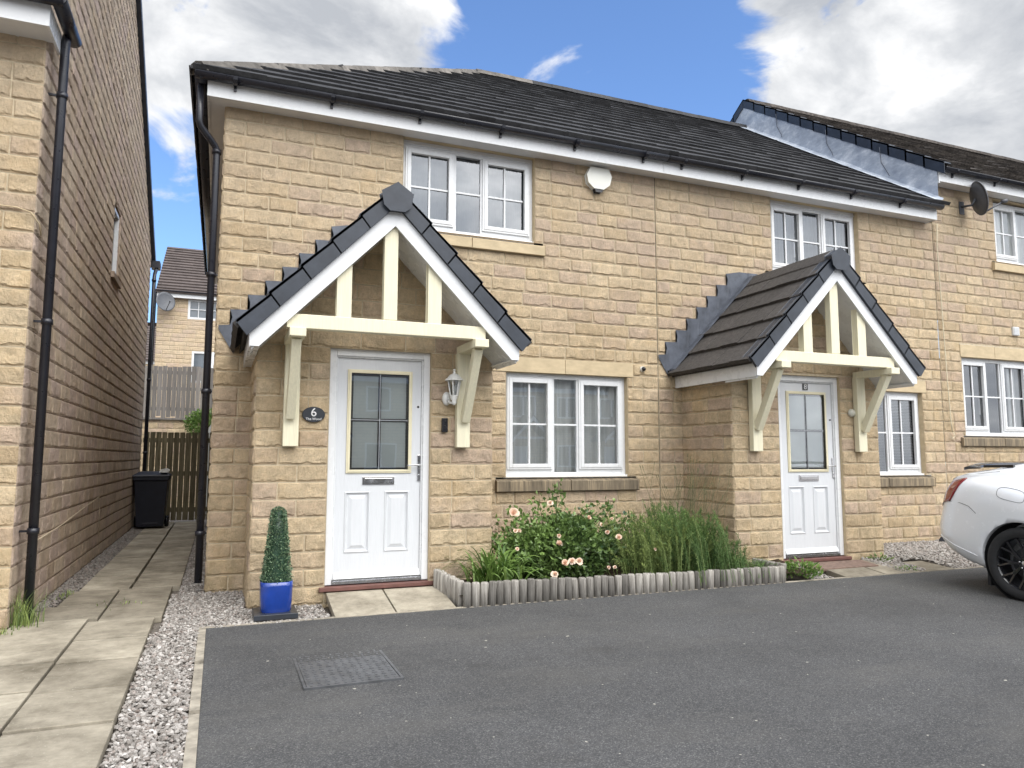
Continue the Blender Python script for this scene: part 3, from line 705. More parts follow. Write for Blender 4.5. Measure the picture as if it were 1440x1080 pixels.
for i in range(nv):
    for side in ((0, 1) if i > nv-4 else (0,)):
        y0, y1 = EY-.02+(RY-EY)*i/nv, EY-.02+(RY-EY)*(i+1)/nv+.02
        if side: y0, y1 = 8.0-y0, 8.0-y1
        za, zb_ = NZ+(RY-EY)*i/nv*PIT+.03, NZ+(RY-EY)*(i+1)/nv*PIT+.03+.014
        v = MB(); a, b = J2-.10, J2-.085
        pr = [(y0,za+.02),(y1,zb_),(y1,zb_-.17),(y0,za-.155)]
        v.prism(pr if not side else pr[::-1], 'x', a, b); pr = [(y0,za+.02),(y1,zb_),(y1,zb_-.015),(y0,za+.005)]
        v.prism(pr if not side else pr[::-1], 'x', a, J2+.05); v.build('verge_tile', M['verge'], rn, bevel=.005)
ls = MB(); yy = np.linspace(-.2, 4.0, 40); v = []
for y in yy:
    lo = EZ + (y-EY)*PIT + .01; hi = NZ + (y-EY)*PIT - .02
    for t in (0, .33, .66, 1): v.append((J2-.085+.035*0 + (-.012*noise2(np.array([y*3.]), np.array([t*4.]), 4)[0]), y, lo+(hi-lo)*t))
ls.add(v, [(4*i+j, 4*i+4+j, 4*i+5+j, 4*i+1+j) for i in range(39) for j in range(3)], 0, .5, .5, True)
v = []
for i, y in enumerate(np.linspace(-.28, 4.0, 60)):
    lo = EZ + (y-EY)*PIT + .034; w = .17 + .05*noise2(np.array([y*5.]), np.array([0.]), 8)[0]
    v += [(J2-.088, y, lo+.045), (J2-.11, y, lo+.012), (J2-.088-w, y, lo+.006)]
ls.add(v, [(3*i+j, 3*i+1+j, 3*i+4+j, 3*i+3+j) for i in range(59) for j in range(2)], 0, .5, .5, True)
v = []
for i, y in enumerate(np.linspace(3.95, 8.1, 20)):
    lo = EZ + (RY-EY)*PIT - (y-RY)*PIT - .12; hi = NZ + (RY-EY)*PIT - abs(y-RY)*PIT - .02; v += [(J2-.086, y, lo), (J2-.086, y, hi)]
ls.add(v, [(2*i, 2*i+2, 2*i+3, 2*i+1) for i in range(19)])
lso = ls.build('lead_flashing', M['lead_sheet'], rn)
for y in (.75, 1.85, 3.05):
    sm_ = MB(); lo = EZ+(y-EY)*PIT; sm_.tube([(J2-.102, y+.02, lo+.62*.9), (J2-.104, y, lo+.3), (J2-.106, y-.12, lo+.07), (J2-.2,y-.22,lo-.02)], .006, 6); sm_.build('lead_seam', M['lead'], rn)
bb = MB(); bb.prism([(-.207,5.19),(-.0,5.19),(.0,5.36),(-.207,5.372)], 'x', J2-.07, J2-.05); bb.build('eave_end_box', M['upvc'], hn)
eave_parts(hn, J2-.05, 16, 5.22)

# ------------------------------------------------------------------ neighbour on the left, across the passage
LX = -2.30
hl = thing('detached_house', (-4.2, -1.0, -.15), 'stone house on the left whose weathered gable wall runs along the passage', 'house')
LA = (3.45, 8.08); lk = .64
ltop = lambda u: np.minimum(5.02 + (u+1.08)*lk + .10, LA[1] - (u-3.45)*lk)   # u = world Y
mb = MB()
stone_wall(mb, (LX,0,0), (0,1,0), (1,0,0), -1.08, 8.12, -.2, 8.0, [(3.0,3.62,3.52,4.45)], lambda u: np.minimum(4.72 + np.maximum(u+1.08,0)*.73, 8.0-np.abs(u-3.6)*lk*1.02), 400, .03, 10, [(3.0,3.62,3.52,4.45)], .08, amp=.75)
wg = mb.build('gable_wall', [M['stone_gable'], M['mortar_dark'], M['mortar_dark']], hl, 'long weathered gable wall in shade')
mb = MB(); stone_wall(mb, (LX,-1.08,0), (-1,0,0), (0,-1,0), 0, 3.2, -.2, 4.52, [], None, 420, .016, 10)
mb.build('front_wall', [M['stone'], M['mortar'], M['ashlar']], hl)
w = MB(); 
for (a,b,c,d) in ((3.0,3.05,3.53,4.44),(3.57,3.62,3.53,4.44),(3.05,3.57,3.53,3.58),(3.05,3.57,4.39,4.44)): w.box(LX-.06, LX-.012, a, b, c, d)
wo = w.build('window', M['upvc'], hl, 'small window seen edge-on high in the gable')
g = MB(); g.add([(LX-.06,3.05,3.58),(LX-.06,3.57,3.58),(LX-.06,3.57,4.39),(LX-.06,3.05,4.39)], [(0,1,2,3)]); g.build('pane', M['black'], wo)
s = MB(); s.box(LX-.02, LX+.05, 2.94, 3.68, 3.44, 3.52); s.build('stone_sill', M['mortar_dark'], wo, bevel=.005)
# roof slopes, verge
rf = MB()
roof_tiles(rf, (-6, 8.35, 4.99), (1,0,0), (0,-1,lk), lambda v: (0, 3.72), 18, .318, .3, .026, 41)
roof_tiles(rf, (-6, -1.35, 4.86), (1,0,0), (0,1,.66), lambda v: (0, 3.66), 18, .318, .3, .026, 42)
rfo = rf.build('roof', M['tile'], hl)
vg = MB(); n = 20
for i in range(n):
    ya, yb = 8.42-(8.42-3.5)*i/n, 8.42-(8.42-3.5)*(i+1)/n-.01
    za, zb_ = 4.97+(8.42-ya)*lk+.04, 4.97+(8.42-yb)*lk+.055
    vg.prism([(ya,za),(yb,zb_),(yb,zb_-.16),(ya,za-.15)], 'x', LX+.0, LX+.075)
vg.build('verge_tile', M['verge'], hl)
fs = MB(); fs.box(-5.5, LX+.07, -1.36, -1.34, 4.40, 4.57); fs.box(LX+.05, LX+.07, -1.34, -.92, 4.40, 4.57); fs.build('fascia', M['upvc'], hl)
fs = MB(); fs.box(-5.5, LX+.05, -1.34, -1.08, 4.412, 4.42); fs.build('soffit', M['upvc_grey'], hl)
gt = MB(); gutter_mb(gt, (-5.5,-1.425,4.60), (LX+.17,-1.425,4.60)); gutter_mb(gt, (LX+.135,-1.44,4.60), (LX+.135,-.80,4.60)); gt.build('gutter', M['black_pvc'], hl)
dp = MB(); x_, y_ = LX+.10, -.93
dp.tube([(x_+.01,y_,4.57),(x_,y_,4.50),(x_,y_,-.12)], .034, 14); clips(dp, x_, y_, (4.05, 2.18, .55), .042)
for z in (4.05, 2.18, .55): dp.box(LX, x_, y_-.01, y_+.01, z-.008, z+.008)
dp.build('downpipe', M['black_pvc'], hl, 'black downpipe at the front corner')
dp = MB(); dp.tube([(LX+.10,8.32,4.93),(LX+.10,8.28,4.85),(LX+.09,8.06,4.70),(LX+.09,8.0,4.60),(LX+.09,7.98,-.15)], .034, 12); clips(dp, LX+.09, 7.98, (4.55, 2.6, 1.2), .042)
dp.build('downpipe', M['black_pvc'], hl, 'black downpipe at the far corner behind the bin')
gt = MB(); gutter_mb(gt, (LX-1,8.46,4.97), (LX+.16,8.46,4.97)); gt.box(LX+.02, LX+.16, 8.2, 8.46, 4.86, 5.0); gt.build('gutter', M['black_pvc'], hl)
cb = MB(); cb.tube([(-5,-1.105,3.06),(-3.2,-1.105,3.04),(-2.42,-1.107,3.03),(-2.32,-1.11,3.0),(-2.272,-1.05,2.93),(-2.27,-.98,2.86)], .005, 6); cb.build('cable', M['ashlar'], hl)
ds = MB(); ds.tube([(LX+.028,-.6,.42),(LX+.03,.6,.47),(LX+.03,1.9,.56),(LX+.03,2.9,.62),(LX+.03,3.0,.45),(LX+.03,3.02,.12)], .004, 6); ds.build('cable', M['mortar'], hl, 'pale cable sagging along the gable foot')

# ------------------------------------------------------------------ ground, driveway, path
def mat_asphalt():
    m, nt, b = newmat('asphalt'); v = coords(nt)
    vo = N(nt, 'ShaderNodeTexVoronoi'); vo.inputs['Scale'].default_value = 190; nt.links.new(v, vo.inputs['Vector'])
    sp = N(nt, 'ShaderNodeSeparateColor'); nt.links.new(vo.outputs['Color'], sp.inputs[0])
    c = ramp(nt, sp.outputs[0], [(0, (.042,.042,.043)), (.55, (.068,.068,.069)), (.86, (.094,.094,.094)), (.97, (.15,.148,.143))])
    big = mapr(nt, noise(nt, v, .9, 5, .6), .3, .7, .82, 1.2); cb = N(nt, 'ShaderNodeCombineColor'); [nt.links.new(big, cb.inputs[i]) for i in range(3)]
    c = mix(nt, 1.0, c, cb.outputs[0], 'MULTIPLY')
    fl = ramp(nt, noise(nt, v, 26, 1, .3), [(.805, (0,0,0)), (.82, (1,1,1))])
    c = mix(nt, fl, c, (.4,.38,.33))
    st = ramp(nt, noise(nt, coords(nt, (.5,1.3,1)), 1.3, 7, .7), [(.5, (0,0,0)), (.78, (.55,.55,.55))]); c = mix(nt, st, c, (.12,.115,.105))
    dk = ramp(nt, noise(nt, v, 2.7, 5, .6), [(.60, (0,0,0)), (.78, (.5,.5,.5))]); c = mix(nt, dk, c, (.045,.043,.041))
    nt.links.new(c, b.inputs['Base Color']); b.inputs['Roughness'].default_value = .88; b.inputs['Specular IOR Level'].default_value = .3
    h = mapr(nt, vo.outputs['Distance'], 0, .7, 1, 0); bump(nt, b, h, .5, .004); return m
M['asphalt'] = mat_asphalt()
def mat_slab():
    m, nt, b = newmat('concrete_paving'); v = coords(nt)
    c = ramp(nt, attr(nt, 'tone'), [(0, (.22,.195,.155)), (.5, (.36,.325,.26)), (1, (.50,.455,.37))])
    bl = ramp(nt, noise(nt, v, 2.4, 8, .72), [(.32, (.38,.365,.34)), (.5, (.72,.71,.69)), (.7, (1.08,1.07,1.05))]); c = mix(nt, 1.0, c, bl, 'MULTIPLY')
    st = ramp(nt, noise(nt, coords(nt, (1,2.5,1)), 5, 6, .8), [(.52, (0,0,0)), (.72, (.55,.55,.55))]); c = mix(nt, st, c, (.145,.125,.095))
    sp = ramp(nt, noise(nt, v, 70, 2), [(.68, (0,0,0)), (.74, (.6,.6,.6))]); c = mix(nt, sp, c, (.5,.47,.40))
    nt.links.new(c, b.inputs['Base Color']); b.inputs['Roughness'].default_value = .92; b.inputs['Specular IOR Level'].default_value = .2
    bump(nt, b, noise(nt, v, 45, 6, .7), .5, .006); return m
M['slab'] = mat_slab()
M['kerb'] = mat_simple('concrete_edging', (.30,.27,.22), .92, var=.4, scale=9, bstr=.5, bscale=110, spec=.15)
M['soil'] = mat_simple('dark_soil', (.045,.032,.022), .98, var=.5, scale=30, bstr=1, bscale=50, spec=.1)
M['grit'] = mat_simple('gravel_base', (.17,.15,.13), .98, var=.6, scale=60, bstr=1, bscale=80, spec=.1)
def mat_pebble():
    m, nt, b = newmat('gravel_stones'); v = coords(nt)
    c = ramp(nt, attr(nt, 'tone'), [(0, (.10,.088,.078)), (.25, (.19,.17,.15)), (.6, (.29,.268,.245)), (.85, (.41,.385,.355)), (1, (.60,.57,.535))])
    pk = ramp(nt, attr(nt, 'hue'), [(.7, (0,0,0)), (1, (.4,.4,.4))]); c = mix(nt, pk, c, (.30,.22,.185))
    c = mix(nt, 1.0, c, ramp(nt, noise(nt, v, 160, 3), [(.3, (.75,.75,.75)), (.7, (1.1,1.1,1.1))]), 'MULTIPLY')
    nt.links.new(c, b.inputs['Base Color']); b.inputs['Roughness'].default_value = .85; return m
M['pebble'] = mat_pebble()
DE = -1.56   # edge of the asphalt
def gz(y): return -.15 + (0 if y > DE else .018*(y-DE))
g = MB()
xs = [-90,-20,-.985]; 
g.add([(-120,-120,-2.4),(120,-120,-2.4),(120,-1.0,-.19),(-120,-1.0,-.19),(120,160,-.2),(-120,160,-.2)], [(0,1,2,3),(3,2,4,5)])
ground = struct(g.build('ground', M['grit']))
a = MB()
ys = [DE, -3, -5, -8, -14, -26, -29]; v = []
for y in ys: v += [(-.935, y, gz(y)+.0), (30, y, gz(y)+.0)]
a.add(v, [(2*i, 2*i+1, 2*i+3, 2*i+2) for i in range(len(ys)-1)])
struct(a.build('driveway', M['asphalt']))
k = MB(); y = DE-.0
while y > -12: k.box(-.987, -.936, y-.912, y-.003, -.3, gz(y-.45)+.006, 0, random.random()); y -= .915
x = -.987
while x < 9: 
    k.box(x, x+.91, DE+.001, DE+.048, -.3, -.146, 0, random.random()); x += .914
struct(k.build('kerb_edging', M['kerb'], bevel=.004))
p = MB()
def ramp_slab(x0, x1, y0, y1, zf, zr, t):
    v = [(x,y,z+dz) for x in (x0+.004,x1-.004) for y,z in ((y0+.003,zf),(y1-.003,zr)) for dz in (-.06,0)]
    p.add(v, [(0,1,3,2),(4,6,7,5),(0,4,5,1),(2,3,7,6),(0,2,6,4),(1,5,7,3)], 0, t)
def slab(x0, x1, y0, y1, z, t=None):
    j = random.uniform(-.003,.004); e = .006 if y1 < .43 else .011
    p.box(x0+e, x1-e, y0+e, y1-e, z-.05, z+j, 0, random.uniform(.35,.85) if t is None else t)
yj = [.42, -.32, -1.05, -1.66, -2.25, -2.85, -3.44, -4.0, -4.6, -5.2, -5.8, -6.4, -7.0]
for i in range(len(yj)-1):
    y1, y0 = yj[i], yj[i+1]; xr = -1.262 if i < 2 else -1.312
    slab(-1.785 if i > 1 else -1.72, xr, y0, y1, -.138+.0*i if i < 2 else -.136+.010*min(0, y1+1), .35 if i < 2 else None)
yl = [.42, -.32, -.92, -1.55, -2.2, -2.8, -3.4, -4.0, -4.6, -5.2, -5.8, -6.4, -7.0]
for i in range(len(yl)-1):
    y1, y0 = yl[i], yl[i+1]; xl_ = [-2.12, -2.2, -2.29][i] if i < 3 else -2.34
    slab(xl_, -1.79 if i > 1 else -1.725, y0, y1, -.138 if i < 2 else -.136+.010*min(0, y1+1), .3 if i < 2 else None)
    if i > 2: slab(-2.9, -2.345, y0, y1, -.136+.01*min(0,y1+1)); slab(-3.5, -2.905, y0, y1, -.136+.01*min(0,y1+1))
y = .42; i = 0
while y < 8.2:
    slab(-2.085, -1.64, y, y+.475, -.14, random.uniform(.6,1)); slab(-1.635, -1.19, y, y+.475, -.14, random.uniform(.6,1)); y += .49
struct(p.build('path', M['slab'], bevel=.004))
p = MB()
ramp_slab(.005, .50, -1.555, BP-.04, -.142, -.050, .85); ramp_slab(.505, 1.02, -1.555, BP-.04, -.142, -.050, .8)
struct(p.build('doorstep_paving', M['slab'], bevel=.004))
p = MB()
ramp_slab(5.35, 5.9, -1.555, BP-.30, -.142, -.10, .3); ramp_slab(5.92, 6.45, -1.555, BP-.04, -.142, -.07, .4); ramp_slab(6.46, 7.0, -1.555, -1.1, -.142, -.11, .35)
struct(p.build('doorstep_paving', M['slab'], bevel=.004))
mt = MB(); v = [(x,y,z+dz) for x in (5.12,6.12) for y,z in ((BP-.33,-.092),(BP-.065,-.062)) for dz in (-.03,0)]
mt.add(v, [(0,1,3,2),(4,6,7,5),(0,4,5,1),(2,3,7,6),(0,2,6,4),(1,5,7,3)]); tag(mt.build('doormat', mat_simple('brown_mat', (.17,.115,.09), .95, var=.3, scale=20, bstr=.6), bevel=.006), 'thin brown mat laid below the number 8 door', 'doormat')

# gravel: individual stones, nobody could count them
def gravel(name, areas, dens, smin, smax, seed, z, label, mat='pebble', tone=(0,1)):
    rg = np.random.default_rng(seed)
    t = (1+5**.5)/2
    iv = np.array([(-1,t,0),(1,t,0),(-1,-t,0),(1,-t,0),(0,-1,t),(0,1,t),(0,-1,-t),(0,1,-t),(t,0,-1),(t,0,1),(-t,0,-1),(-t,0,1)])/math.sqrt(1+t*t)
    fc = [(0,11,5),(0,5,1),(0,1,7),(0,7,10),(0,10,11),(1,5,9),(5,11,4),(11,10,2),(10,7,6),(7,1,8),(3,9,4),(3,4,2),(3,2,6),(3,6,8),(3,8,9),(4,9,5),(2,4,11),(6,2,10),(8,6,7),(9,8,1)]
    V = []; F = []; T = []; Hh = []; n = 0
    for (x0, x1, y0, y1, keep) in areas:
        k = int((x1-x0)*(y1-y0)*dens)
        for _ in range(k):
            x, y = rg.uniform(x0, x1), rg.uniform(y0, y1)
            if keep and not keep(x, y): continue
            s = rg.uniform(smin, smax); sc3 = np.array([rg.uniform(.8,1.3), rg.uniform(.65,1.0), rg.uniform(.4,.75)])*s
            a = rg.uniform(0, 2*PI); ca, sa = math.cos(a), math.sin(a); b = rg.normal(0,.45); cb_, sb = math.cos(b), math.sin(b)
            v = iv*(1+rg.uniform(-.28,.25,(12,1)))*sc3
            v = np.stack([v[:,0]*cb_-v[:,2]*sb, v[:,1], v[:,0]*sb+v[:,2]*cb_], 1)
            v = np.stack([v[:,0]*ca-v[:,1]*sa, v[:,0]*sa+v[:,1]*ca, v[:,2]], 1) + (x, y, z(x, y)+rg.uniform(-.004,.018))
            V.append(v); F += [(i+n, j+n, l+n) for i,j,l in fc]; n += 12
            T.append(np.full(12, np.clip(rg.beta(2.0,1.6)*(tone[1]-tone[0])+tone[0],0,1))); Hh.append(np.full(12, rg.random()))
    mb = MB(); mb.add(np.concatenate(V), F, 0, np.concatenate(T), np.concatenate(Hh)); o = mb.build(name, M[mat]); tag(o, label, 'gravel', None, 'stuff'); return o
gb = lambda x, y: -.165 + (.018*(y-DE) if y < DE else 0)
notbay = lambda x, y: not (x > XL-.02 and y > BP-.0) and not (x > -.03 and y > -1.55)
gravel('gravel', [(-1.305,-.99,-4.9,-1.56,None), (-1.25,.0,-1.56,.0,notbay), (-1.19,-.97,0,7,None)], 6200, .0075, .0165, 1, gb, 'pale pinkish gravel between the slab path and the asphalt drive')
gravel('gravel', [(-2.3,-2.08,.3,7.6,None), (-2.3,-2.15,-.6,.3,None)], 3000, .011, .02, 2, lambda x,y: -.165, 'darker gravel strip along the foot of the weathered gable wall', tone=(0,.6))
gravel('gravel', [(6.58,9.6,-1.52,-.02,lambda x,y: not (x < 7.02 and y < -1.08)), (4.95,6.6,-1.52,-.97,lambda x,y: x < 5.2 or x > 6.2)], 2600, .013, .024, 3, lambda x,y: -.155+.09*min(1,max(0,(y+1.5)/.6)), 'tan gravel in front of number 8 beside the white car', tone=(.2,.9))

# manhole cover
mh = thing('manhole_cover', (-.11, -2.75, -.17), 'rectangular metal manhole cover set in the asphalt drive', 'manhole cover')
M['iron'] = mat_simple('dull_iron', (.085,.088,.094), .5, metal=.2, var=.3, scale=10, bstr=.4, bscale=90)
zc = gz(-2.9)
x0, x1, y0, y1 = -.385, .145, -3.21, -2.54
f = MB()
for (a_,b_,c_,d_) in ((x0-.02,x0-.004,y0-.02,y1+.02),(x1+.004,x1+.02,y0-.02,y1+.02),(x0-.004,x1+.004,y0-.02,y0-.004),(x0-.004,x1+.004,y1+.004,y1+.02)): f.box(a_,b_,c_,d_,zc-.05,zc+.006)
f.build('cover_rim', M['iron'], mh)
f = MB(); f.box(x0,x1,y0,y1,zc-.05,zc+.004)
nx, ny = 11, 15
for i in range(nx):
    for j in range(ny):
        cx, cy = x0+(i+.5)*(x1-x0)/nx, y0+(j+.5)*(y1-y0)/ny
        w_, l_ = ((.014,.006) if (i+j)%2 else (.006,.016)); f.box(cx-w_,cx+w_,cy-l_,cy+l_,zc+.0035,zc+.0065)
f.build('cover_plate', M['iron'], mh)

# ------------------------------------------------------------------ flower bed, log edging
s = MB(); nxs, nys = 60, 20; v = []
for i in range(nxs+1):
    for j in range(nys+1):
        x = 1.06+(4.95-1.06)*i/nxs; y = -1.50+1.49*j/nys; v.append((x, y, -.10+.06*min(1,(y+1.5)/.6)+.05*noise2(np.array([x*6]), np.array([y*6]), 3)[0]))
s.add(v, [(i*(nys+1)+j, (i+1)*(nys+1)+j, (i+1)*(nys+1)+j+1, i*(nys+1)+j+1) for i in range(nxs) for j in range(nys)])
struct(s.build('flower_bed', M['soil']))
M['log'] = mat_wood('weathered_log', (.10,.088,.075), (.45,.425,.385), (40,40,2.5))
le = thing('log_edging', (2.8, -1.52, -.15), 'low edging of grey half-round timber logs round the flower bed', 'log edging')
def log(x, y, ztop, r, tone, lean=0):
    mb = MB(); lx = random.gauss(0,.008)+lean
    prof = [(x,y,-.2),(x+lx*.5,y,(ztop-.1)/2),(x+lx,y,ztop-.012),(x+lx,y,ztop)]
    mb.tube(prof, [r,r,r,r*.80], 12, 0, tone); mb.build('log', M['log'], le)
x = 1.115; i = 0
while x < 4.52:
    hump = .052+.010*math.sin(x*5)+random.uniform(-.004,.004) + (.012 if int(x/.62)%2 else 0)
    r_ = .0365; log(x, -1.528+random.uniform(-.003,.003), hump-.004-.012*(x-1), r_, random.uniform(.1,1) if random.random()<.8 else .02); x += .0735; i += 1
for j in range(8):
    t = (j+.5)/8; log(1.09-.10*(1-t)-.005, -1.50+.06+(1-t)*.47-.03, .055+.05*(1-t)+random.uniform(-.004,.004), .034, random.uniform(.6,1))
for j in range(7): log(4.56+.002*j, -1.47+.07*j, .03, .034, random.uniform(.1,.6))

# ------------------------------------------------------------------ plants
def leaf_mesh(mb, pts, dirs, L, Wd, tones, fold=.25):
    """rhombic folded leaves: 4 verts 2 tris each; pts base, dirs unit direction"""
    n = len(pts); pts = np.asarray(pts); dirs = np.asarray(dirs); rnd = rng.normal(size=(n,3)); side = np.cross(dirs, rnd); side /= np.linalg.norm(side,axis=1)[:,None]+1e-9
    nm = np.cross(side, dirs); L = np.broadcast_to(L, n)[:,None]; Wd = np.broadcast_to(Wd, n)[:,None]
    b = pts; t = pts + dirs*L - nm*L*.15; l = pts + dirs*L*.45 + side*Wd + nm*Wd*fold; r = pts + dirs*L*.45 - side*Wd + nm*Wd*fold
    V = np.stack([b,l,t,r],1).reshape(-1,3); F = [(4*i,4*i+1,4*i+2) for i in range(n)] + [(4*i,4*i+2,4*i+3) for i in range(n)]
    mb.add(V, F, 0, np.repeat(tones,4), .5)
def unit(v): return v/(np.linalg.norm(v,axis=-1,keepdims=True)+1e-9)
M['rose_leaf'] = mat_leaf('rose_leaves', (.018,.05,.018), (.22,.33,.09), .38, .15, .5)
M['rose_leaf2'] = M['rose_leaf']
M['stem'] = mat_simple('green_stem', (.10,.11,.045), .7)
M['petal'] = mat_leaf('peach_petals', (.78,.42,.28), (.90,.76,.62), .6, .3, .2)
rb = thing('rose_bush', (2.3, -.95, -.1), 'bushy green rose bush with peach blooms in the flower bed', 'rose bush')
def at_plane(px, py, Y):
    return None
stems = MB(); lv = MB()
rtips = []
for i in range(46):
    bx, by = 2.25+rng.normal(0,.18), -.95+rng.normal(0,.10); tx = 2.25+rng.normal(0,.42); tx = min(max(tx,1.6),3.0); ty = -.95+rng.normal(0,.17); tz = rng.uniform(.25,.62)-.25*abs(tx-2.2)
    pts = [(bx,by,-.08), ((bx*.5+tx*.5), by*.5+ty*.5, tz*.55), (tx,ty,tz)]; stems.tube(pts, [.006,.004,.0025], 5, 0, .5, False); rtips.append(pts)
for (tx,tz) in ((2.22,.83),(2.02,.72),(2.78,.66),(2.55,.62),(1.78,.6),(3.02,.52),(2.95,.40)):
    pts = [(2.2+rng.normal(0,.1),-.95,0),(tx*.7+2.2*.3,-.98,tz*.6),(tx,-1.0,tz)]; stems.tube(pts, [.006,.004,.002], 5, 0, .5, False); rtips.append(pts)
P_ = []; D_ = []; T_ = []
for pts in rtips:
    a, b, c = [np.array(q) for q in pts]
    for k in range(95):
        t = rng.uniform(.25,1)**.8; q = (1-t)**2*a+2*t*(1-t)*b+t*t*c + rng.normal(0,.045,3); P_.append(q)
for i in range(7600):
    u = rng.normal(size=3); u /= np.linalg.norm(u); rr = rng.uniform(.35,1)**.5
    cx = 2.27+u[0]*.60*rr; cy = -.98+u[1]*.34*rr; cz = .20+u[2]*(.38-.12*abs(u[0]))*rr
    if noise2(np.array([cx*7]), np.array([cz*7+cy*5]), 21)[0] < .33 and rr > .6: continue
    P_.append(np.array([cx,cy,cz]))
P_ = np.array(P_); P_ = P_[(P_[:,2] > -.08)&(P_[:,1]>-1.46)]
dc = unit(P_ - np.array([2.28,-.9,.0])); D_ = unit(dc + rng.normal(0,.7,P_.shape))
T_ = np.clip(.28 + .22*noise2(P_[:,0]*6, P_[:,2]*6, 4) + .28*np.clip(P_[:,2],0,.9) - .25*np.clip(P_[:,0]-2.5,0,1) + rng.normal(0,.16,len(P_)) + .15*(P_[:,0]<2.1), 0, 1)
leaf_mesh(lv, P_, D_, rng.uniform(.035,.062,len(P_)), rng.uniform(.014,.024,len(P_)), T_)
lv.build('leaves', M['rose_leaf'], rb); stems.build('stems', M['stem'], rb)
def bloom(x, y, z, r, parent):
    mb = MB()
    for ring, (n, rr, tilt) in enumerate(((6, 1.0, .35), (6, .85, .8), (5, .6, 1.15), (4, .38, 1.4))):
        for k in range(n):
            a = 2*PI*k/n + ring*.6 + random.uniform(-.35,.35); rr = rr*random.uniform(.8,1.15); tilt = tilt+random.uniform(-.25,.25); ca, sa = math.cos(a), math.sin(a)
            # flower axis points toward camera side and up
            def P(u, w, h): # u radial, w tangential, h axis
                lx, ly, lz = ca*u - sa*w, sa*u + ca*w, h
                return (x+lx*r, y - lz*r*.75 + ly*r*.35, z + ly*r*.85 + lz*r*.45)
            c_, s_ = math.cos(tilt), math.sin(tilt); ww = .55*rr
            v = [P(.05,-.08,0), P(.05,.08,0), P(.55*rr*c_+.1, ww, .5*s_), P(rr*c_*.95, ww*.6, .85*s_), P(rr*c_, 0, .9*s_+.03), P(rr*c_*.95, -ww*.6, .85*s_), P(.55*rr*c_+.1, -ww, .5*s_), P(.5*rr*c_+.05, 0, .38*s_)]
            mb.add(v, [(0,1,2,7),(7,2,3,4),(7,4,5,6),(0,7,6)], 0, min(1,max(0,.95-.13*ring+random.uniform(-.25,.15))), .5, True)
    mb.build('bloom', M['petal'], parent)
BL = []   # (x,y,z,r)
# ---- positions derived from the photograph's layout, in metres
for (x,y,z,r) in ((1.671,-1.2,.599,.066),(1.60,-1.42,.46,.030),(1.722,-1.2,.434,.034),(2.10,-1.28,.31,.050),(2.10,-1.28,.385,.032),(2.091,-1.42,.152,.050),(2.163,-1.42,.163,.044),(2.235,-1.42,.160,.046),(2.043,-1.2,.685,.040),(2.46,-1.2,.537,.036),(2.62,-1.27,.40,.036),(2.74,-1.28,.345,.044),(2.60,-1.2,.465,.024),(2.70,-1.22,.52,.026),(1.985,-1.43,.060,.038),(2.543,-1.43,.09,.028),(2.61,-1.43,.088,.026),(1.618,-1.42,.30,.022),(3.06,-1.42,.235,.024)):
    bloom(x,y,z,r*.86,rb)

ll = thing('strap_leaf_plant', (1.5, -1.2, -.1), 'clump of arching bright green strap leaves at the left end of the bed', 'plant')
M['strap'] = mat_leaf('strap_leaves', (.06,.13,.025), (.24,.36,.09), .4, .25, .4)
mb = MB()
for i in range(210):
    a = rng.uniform(0,2*PI); L = rng.uniform(.30,.62); bx, by = 1.50+rng.normal(0,.11), -1.22+rng.normal(0,.06); w0 = rng.uniform(.008,.014); lean = rng.uniform(.4,1.0)
    n = 8; v = []
    for k in range(n+1):
        t = k/n; r_ = L*lean*t*(.5+.5*t)*.9; zz = -.09+L*(t*1.05 - .75*lean*t*t*t); w = w0*(1-t**3)*(.6+.8*t if t<.5 else 1)
        cx, cy = bx+math.cos(a)*r_, by+math.sin(a)*r_*.8; cy = max(cy,-1.47+.03)
        v += [(cx-math.sin(a)*w, cy+math.cos(a)*w, zz+.003), (cx+math.sin(a)*w, cy-math.cos(a)*w, zz)]
    mb.add(v, [(2*k,2*k+1,2*k+3,2*k+2) for k in range(n)], 0, float(np.clip(rng.normal(.5,.25),0,1)), .5, True)
mb.build('leaves', M['strap'], ll)

